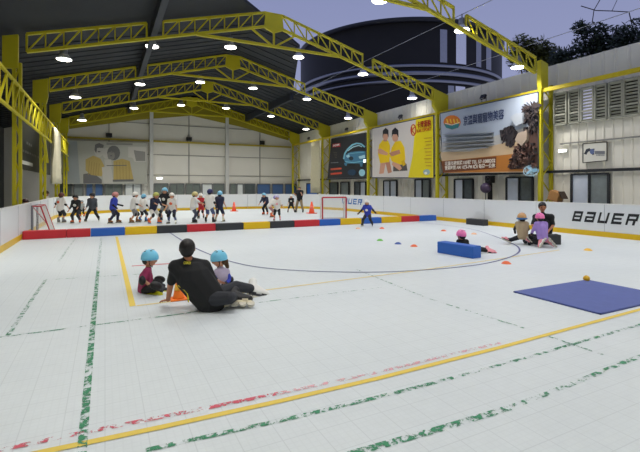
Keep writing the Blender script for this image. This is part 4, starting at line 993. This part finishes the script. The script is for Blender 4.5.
def block(c, sz, m, label, rz=0., group=None):
    t = thing('foam_block', label, 'foam block', (c[0], c[1], 0), group)
    g = G().box((c[0], c[1], sz[2]/2), sz, rz); bevel(obj('foam_core', g, m, t), .012)
    R_ = Matrix.Rotation(rz, 3, 'Z'); s = G()
    for y in (-1, 1):
        a = V((c[0], c[1], sz[2]-.02))+R_ @ V((-sz[0]/2+.01, y*(sz[1]/2+.001), 0)); b = V((c[0], c[1], sz[2]-.02))+R_ @ V((sz[0]/2-.01, y*(sz[1]/2+.001), 0)); s.tube(a, b, .006, n=5)
    obj('seam', s, m, t)
for k, m in enumerate(cs):
    x0, x1 = us[k], us[k+1]; block(((x0+x1)/2, 15.42+.16, 0), (x1-x0-.012, .3, .25), m, wh[k], 0, 'foam barrier blocks across the rink')
a, b, c = G0(436, 252.7), G0(472.5, 259), G0(479.2, 257); d = (b-a); mid = (a+b)/2+V((math.cos(math.atan2(d.y, d.x)+PI/2), math.sin(math.atan2(d.y, d.x)+PI/2), 0))*.17
block((mid.x, mid.y, 0), (d.length*.98, .28, .27), FB, 'large blue foam block lying alone on the floor in front of the pink helmet', math.atan2(d.y, d.x))
a, b = G0(465, 224.4), G0(487.3, 225.6); d = b-a; r = -PI/2; block((13.82, (a.y+b.y)/2, 0), (d.length, .3, .25), FK, 'black foam block lying alone against the right boards', r)
a, b = G0(544, 246.2), G0(561.6, 246.2); d = b-a; r = math.atan2(d.y, d.x); block((G0(553, 245)[0]+.17*math.cos(r+PI/2)+.02, G0(553, 245)[1]+.17*math.sin(r+PI/2), 0), (d.length, .26, .27), FK, 'black foam block beside the kneeling lilac hoodie', r)
t = thing('floor_mat', 'thin navy blue mat lying on the white floor at the right', 'mat', (6.5, 3.8, 0))
bevel(obj('mat_pad', G().bx((5.52, 3.17, .001), (7.31, 4.42, .022)), mat('navy_mat', (84, 98, 160), .6, var=.12, scale=8), t), .006)
obj('mat_edge', G().bx((5.51, 3.16, .001), (7.32, 3.18, .018)).bx((5.51, 4.41, .001), (7.32, 4.43, .018)).bx((5.51, 3.16, .001), (5.53, 4.43, .018)), mat('navy_binding', (76, 90, 150), .6), t)
# balls, markers and cones
def ball(u, v, r, m, label):
    p = G0(u, v); t = thing('ball', label, 'ball', p); obj('shell', G().sph(p+UP*r, r, n=20, m=12), m, t, True)
    g = G()
    for F in (Matrix.Identity(3), Matrix.Rotation(PI/2, 3, 'X')): g.torus(p+UP*r, r, .003, F, 24, 4)
    obj('seam', g, mat('ball_seam', (170, 120, 20), .6), t)
ball(586.5, 281.5, .052, mat('yellow_ball', (238, 190, 40), .4), 'yellow ball lying on the navy mat edge')
bc = {'o': mat('orange_marker', (236, 112, 60), .5), 'y': mat('yellow_marker', (240, 190, 60), .5), 'b': mat('blue_marker', (54, 84, 156), .5), 'g': mat('green_marker', (120, 200, 90), .5), 'p': mat('pale_orange_marker', (240, 190, 150), .5)}
for u, v, k, lab in ((398, 244, 'b', 'small blue disc marker on the floor inside the painted circle'), (380, 240.6, 'g', 'small green disc marker left of the blue marker'), (414, 246.4, 'o', 'orange disc marker between the blue marker and the blue block'), (443.6, 231, 'o', 'orange disc marker behind the blue foam block'),
                     (474, 234.2, 'p', 'pale orange disc marker right behind the pink helmet'), (506.3, 263.6, 'o', 'orange disc marker beside the painted circle'), (588, 250.4, 'y', 'yellow disc marker on the floor right of the kneeling children'), (382, 228.6, 'o', 'small orange disc marker by the skating child'), (358, 228.8, 'p', 'pale orange disc marker left of the skating child')):
    p = G0(u, v); tag(obj('disc_marker', G().lathe(p, [(.10, .0), (.095, .008), (.05, .045), (.035, .05), (.03, .044), (.06, .02), (.08, .002)]), bc[k], None, True, loc=p), lab, 'marker', 'disc markers on the floor')
def cone(p, h, m, label, tip=None):
    t = thing('traffic_cone', label, 'cone', p, 'cones'); s = h/.5
    obj('cone_body', G().lathe(p, [(.13*s, .03*s), (.115*s, .06*s), (.03*s, .5*s), (.02*s, .5*s)], 16), m, t, True); bevel(obj('cone_base', G().box(p+UP*.015*s, (.36*s, .36*s, .03*s)), m, t), .01)
    obj('reflective_band', G().lathe(p, [(.095*s, .20*s), (.072*s, .32*s), (.060*s, .32*s)], 16), tip or mat('pale_red_band', (240, 120, 100), .4), t, True)
OC = mat('orange_cone', (240, 84, 44), .5)
cone(G0(234, 211.2), .6, OC, 'orange-red traffic cone near the far boards right of the crowd'); cone(G0(311.7, 213.4), .7, OC, 'orange-red traffic cone left of the goal')
OC2 = mat('bright_orange_cone', (250, 128, 40), .5)
cone(P(178.5, 298, 6.05)*1 - UP*P(178.5, 298, 6.05).z, .33, OC2, 'small bright orange cone on the floor beside the coach', mat('yellow_band', (246, 190, 60), .4))
cone(G0(189.5, 295.5), .2, OC2, 'small orange cone half hidden behind the coach', mat('yellow_band', (246, 190, 60), .4))
# goals
REDP = mat('red_goal_pipe', (188, 40, 50), .4); NETW = mat('white_net_cord', (226, 226, 222), .8)
def netgrid(g, a, b, c, d, n, m, r=.005):
    for i in range(n+1): g.tube(a.lerp(b, i/n), d.lerp(c, i/n), r, n=4)
    for j in range(m+1): g.tube(a.lerp(d, j/m), b.lerp(c, j/m), r, n=4)
def goal(label, o, r, f, w, h, dp, pm, bm):
    o, r, f = V(o), V(r), V(f); L = lambda x, y, z: o+r*x+f*y+UP*z
    t = thing('hockey_goal', label, 'goal', o)
    obj('post', G().tube(L(0, 0, 0), L(0, 0, h), .035), pm, t); obj('post', G().tube(L(w, 0, 0), L(w, 0, h), .035), pm, t)
    obj('crossbar', G().tube(L(0, 0, h), L(w, 0, h), .035), pm, t)
    g = G(); g.path([L(0, 0, .03), L(0, dp, .03), L(w, dp, .03), L(w, 0, .03)], .025); obj('base_frame', g, bm, t)
    g = G()
    for x in (0, w): g.path([L(x, 0, h), L(x, dp*.45, h), L(x, dp, .03)], .022)
    g.tube(L(0, dp*.45, h), L(w, dp*.45, h), .022); obj('back_brace', g, bm, t)
    g = G(); n = 18
    netgrid(g, L(0, dp, .03), L(w, dp, .03), L(w, dp*.45, h), L(0, dp*.45, h), n, n); netgrid(g, L(0, dp*.45, h), L(w, dp*.45, h), L(w, 0, h), L(0, 0, h), n, 5)
    for x in (0, w): netgrid(g, L(x, 0, .03), L(x, dp, .03), L(x, dp*.45, h), L(x, 0, h), 9, n)
    obj('goal_net', g, NETW, t)
goal('red hockey goal with white net standing behind the foam barrier', G0(322.5, 219.6), CR*.98+CF*.2, CF*.98-CR*.2, 1.18, 1.07, .55, REDP, mat('white_goal_pipe', (206, 200, 196), .4))
GREYP = mat('grey_goal_pipe', (122, 124, 130), .4)
goal('hockey goal with grey posts and white net turned sideways by the left boards', (-2.13, 17.9, 0), V((0, -1, 0)), V((-.0, 0, 0))+V((1, 0, 0)), 1.2, .95, .52, GREYP, REDP)
tag(obj('hockey_stick', G().tube(G0(53, 231.5)+UP*.03, P(33.5, 207.5, 14.4), .018).tube(G0(53, 231.5)+UP*.03, G0(58, 231)+UP*.03, .022), REDP, loc=G0(53, 231.5)), 'red hockey stick leaning on the left goal', 'hockey stick')

# ---------------------------------------------------------------- outside: tank, trees, solid stand-ins for a reflection
TX, TY, TR, TZ = 26.5, 35.1, 9.8, 15.0
t = thing('water_tank', 'huge dark round steel tank beyond the right wall, standing in for a reflection', 'tank', (TX, TY, 0))
TM = mat('dark_tank_steel', (40, 38, 33), .55, var=.3, scale=.6, spec=.25); TL = mat('pale_sky_reflection', (240, 240, 240), .25, metal=1., var=.03, scale=1.); TG = mat('grey_sky_reflection', (160, 162, 166), .3, metal=1., var=.15)
obj('shell', G().lathe((TX, TY, 0), [(TR, 0), (TR, TZ-.3), (TR-.4, TZ-.1), (TR-.5, TZ-.1)], 96), TM, t, True)
g = G()
for z, r in ((9.9, .14), (10.5, .2), (11.1, .14)): g.torus((TX, TY, z), TR+.04, r, None, 96, 8)
obj('hoop', g, mat('tank_hoop', (150, 152, 156), .3, metal=1.), t, True)
obj('rim', G().torus((TX, TY, TZ-.25), TR+.02, .2, None, 96, 8), mat('tank_rim', (34, 36, 40), .4), t, True)
def treflect(u0, u1, z0, z1, m):                   # thin plates imitating sky reflections on the shell, facing the hall
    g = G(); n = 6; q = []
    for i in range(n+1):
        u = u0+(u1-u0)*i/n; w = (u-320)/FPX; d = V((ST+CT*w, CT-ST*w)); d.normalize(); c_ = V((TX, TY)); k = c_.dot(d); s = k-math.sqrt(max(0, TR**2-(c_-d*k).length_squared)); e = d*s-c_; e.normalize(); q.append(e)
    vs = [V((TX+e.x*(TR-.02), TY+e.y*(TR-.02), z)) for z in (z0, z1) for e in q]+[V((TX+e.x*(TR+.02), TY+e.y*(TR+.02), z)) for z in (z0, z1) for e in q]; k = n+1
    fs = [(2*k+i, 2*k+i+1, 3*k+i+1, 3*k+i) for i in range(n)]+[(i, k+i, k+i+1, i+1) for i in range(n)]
    obj('shell_reflection', g.add(vs, fs), m, t)
treflect(455.5, 465, 6, 9.6, TL); treflect(456, 466, 11.4, 13.9, TL); treflect(448, 454, 6, 9.6, TG); treflect(440, 447, 11.4, 14, TG); treflect(476, 481, 11.4, 13.6, TG); treflect(486, 491, 11.4, 13.4, TG)
LEAF = mat('dark_green_leaf', (54, 66, 48), .6, var=.35, scale=3); LEAF2 = mat('olive_leaf', (92, 96, 44), .6, var=.35, scale=3); BARK = mat('dark_bark', (44, 38, 34), .8)
def tree(label, base, blobs, n, lm, lsz=.16):
    base = V(base); t = thing('tree', label, 'tree', base); g = G(); top = V(blobs[0][0])
    g.tube(base, base.lerp(top, .6), .22, .14)
    for c, r in blobs: g.tube(base.lerp(top, .55), c, .09, .02); 
    obj('trunk', g, BARK, t)
    g = G(); tot = sum(r**2 for _, r in blobs)
    for c, r in blobs:
        for i in range(int(n*r*r/tot)):
            d = V((random.gauss(0, 1), random.gauss(0, 1), random.gauss(0, 1))).normalized(); p = V(c)+d*r*random.uniform(.35, 1.05)
            a = V((random.gauss(0, 1), random.gauss(0, 1), random.gauss(0, 1)-.4)).normalized(); b = a.orthogonal().normalized(); s = lsz*random.uniform(.6, 1.3)
            g.add([p-b*s*.3, p+a*s*.5, p+b*s*.3, p-a*s*.7], [(0, 1, 2, 3)])
    obj('foliage', g, lm, t); return t
q = lambda u, v, d: P(u, v, d)
tr1 = tree('dark leafy tree with a bare branch at the right edge, standing in for a reflection', (21.5, 11.2, 0), [(q(592, 38, 19.5), .75), (q(612, 46, 19.5), .9), (q(575, 56, 19.5), .6), (q(600, 55, 19.4), .8), (q(633, 40, 19.5), .9), (q(580, 28, 19.6), .35), (q(560, 58, 19.8), .5)], 5200, LEAF, .2)
tree('olive green tree by the near right column, standing in for a reflection', (20.6, 14.6, 0), [(q(535, 52, 22.3), .8), (q(521, 46, 22.3), .6), (q(517, 58, 22.4), .55), (q(545, 58, 22.2), .8), (q(554, 62, 22.), .7), (q(528, 60, 22.2), .7)], 5200, LEAF2, .2)
g = G(); g.path([q(634, 34, 19.5), q(629, 12, 18.6), q(612, 11, 18.4), q(596, 10.5, 18.3), q(581, 6, 18.2)], .02); g.path([q(592, 24, 18.4), q(594, 10, 18.3), q(601, -2, 18.2)], .018); g.path([q(612, 11, 18.4), q(618, -2, 18.4)], .012)
obj('bare_branch', g, BARK, tr1)

# ---------------------------------------------------------------- camera, sky, output
cam = bpy.data.cameras.new('camera'); cam.sensor_width = 36; cam.lens = FPX*36/640; cam.shift_y = -(226-VH)/640; cam.clip_end = 300
co = bpy.data.objects.new('camera', cam); co.location = (0, 0, HC); co.rotation_euler = (PI/2, 0, -TH); C.objects.link(co)
bpy.context.scene.camera = co
w = bpy.data.worlds.new('dusk_sky'); bpy.context.scene.world = w; w.use_nodes = True; nt = w.node_tree
bg = nt.nodes['Background']; tc = nt.nodes.new('ShaderNodeTexCoord'); sx = nt.nodes.new('ShaderNodeSeparateXYZ'); rp = nt.nodes.new('ShaderNodeValToRGB')
rp.color_ramp.elements[0].position = 0; rp.color_ramp.elements[0].color = (.30, .32, .48, 1); rp.color_ramp.elements[1].position = .75; rp.color_ramp.elements[1].color = (.15, .185, .37, 1)
nt.links.new(tc.outputs['Generated'], sx.inputs[0]); nt.links.new(sx.outputs['Z'], rp.inputs[0]); nt.links.new(rp.outputs[0], bg.inputs['Color']); bg.inputs['Strength'].default_value = 1.
sc = bpy.context.scene
sc.view_settings.view_transform = 'Standard'; sc.view_settings.look = 'None'; sc.view_settings.gamma = 1; sc.view_settings.exposure = .2
sc.cycles.use_denoising = True; sc.cycles.max_bounces = 6
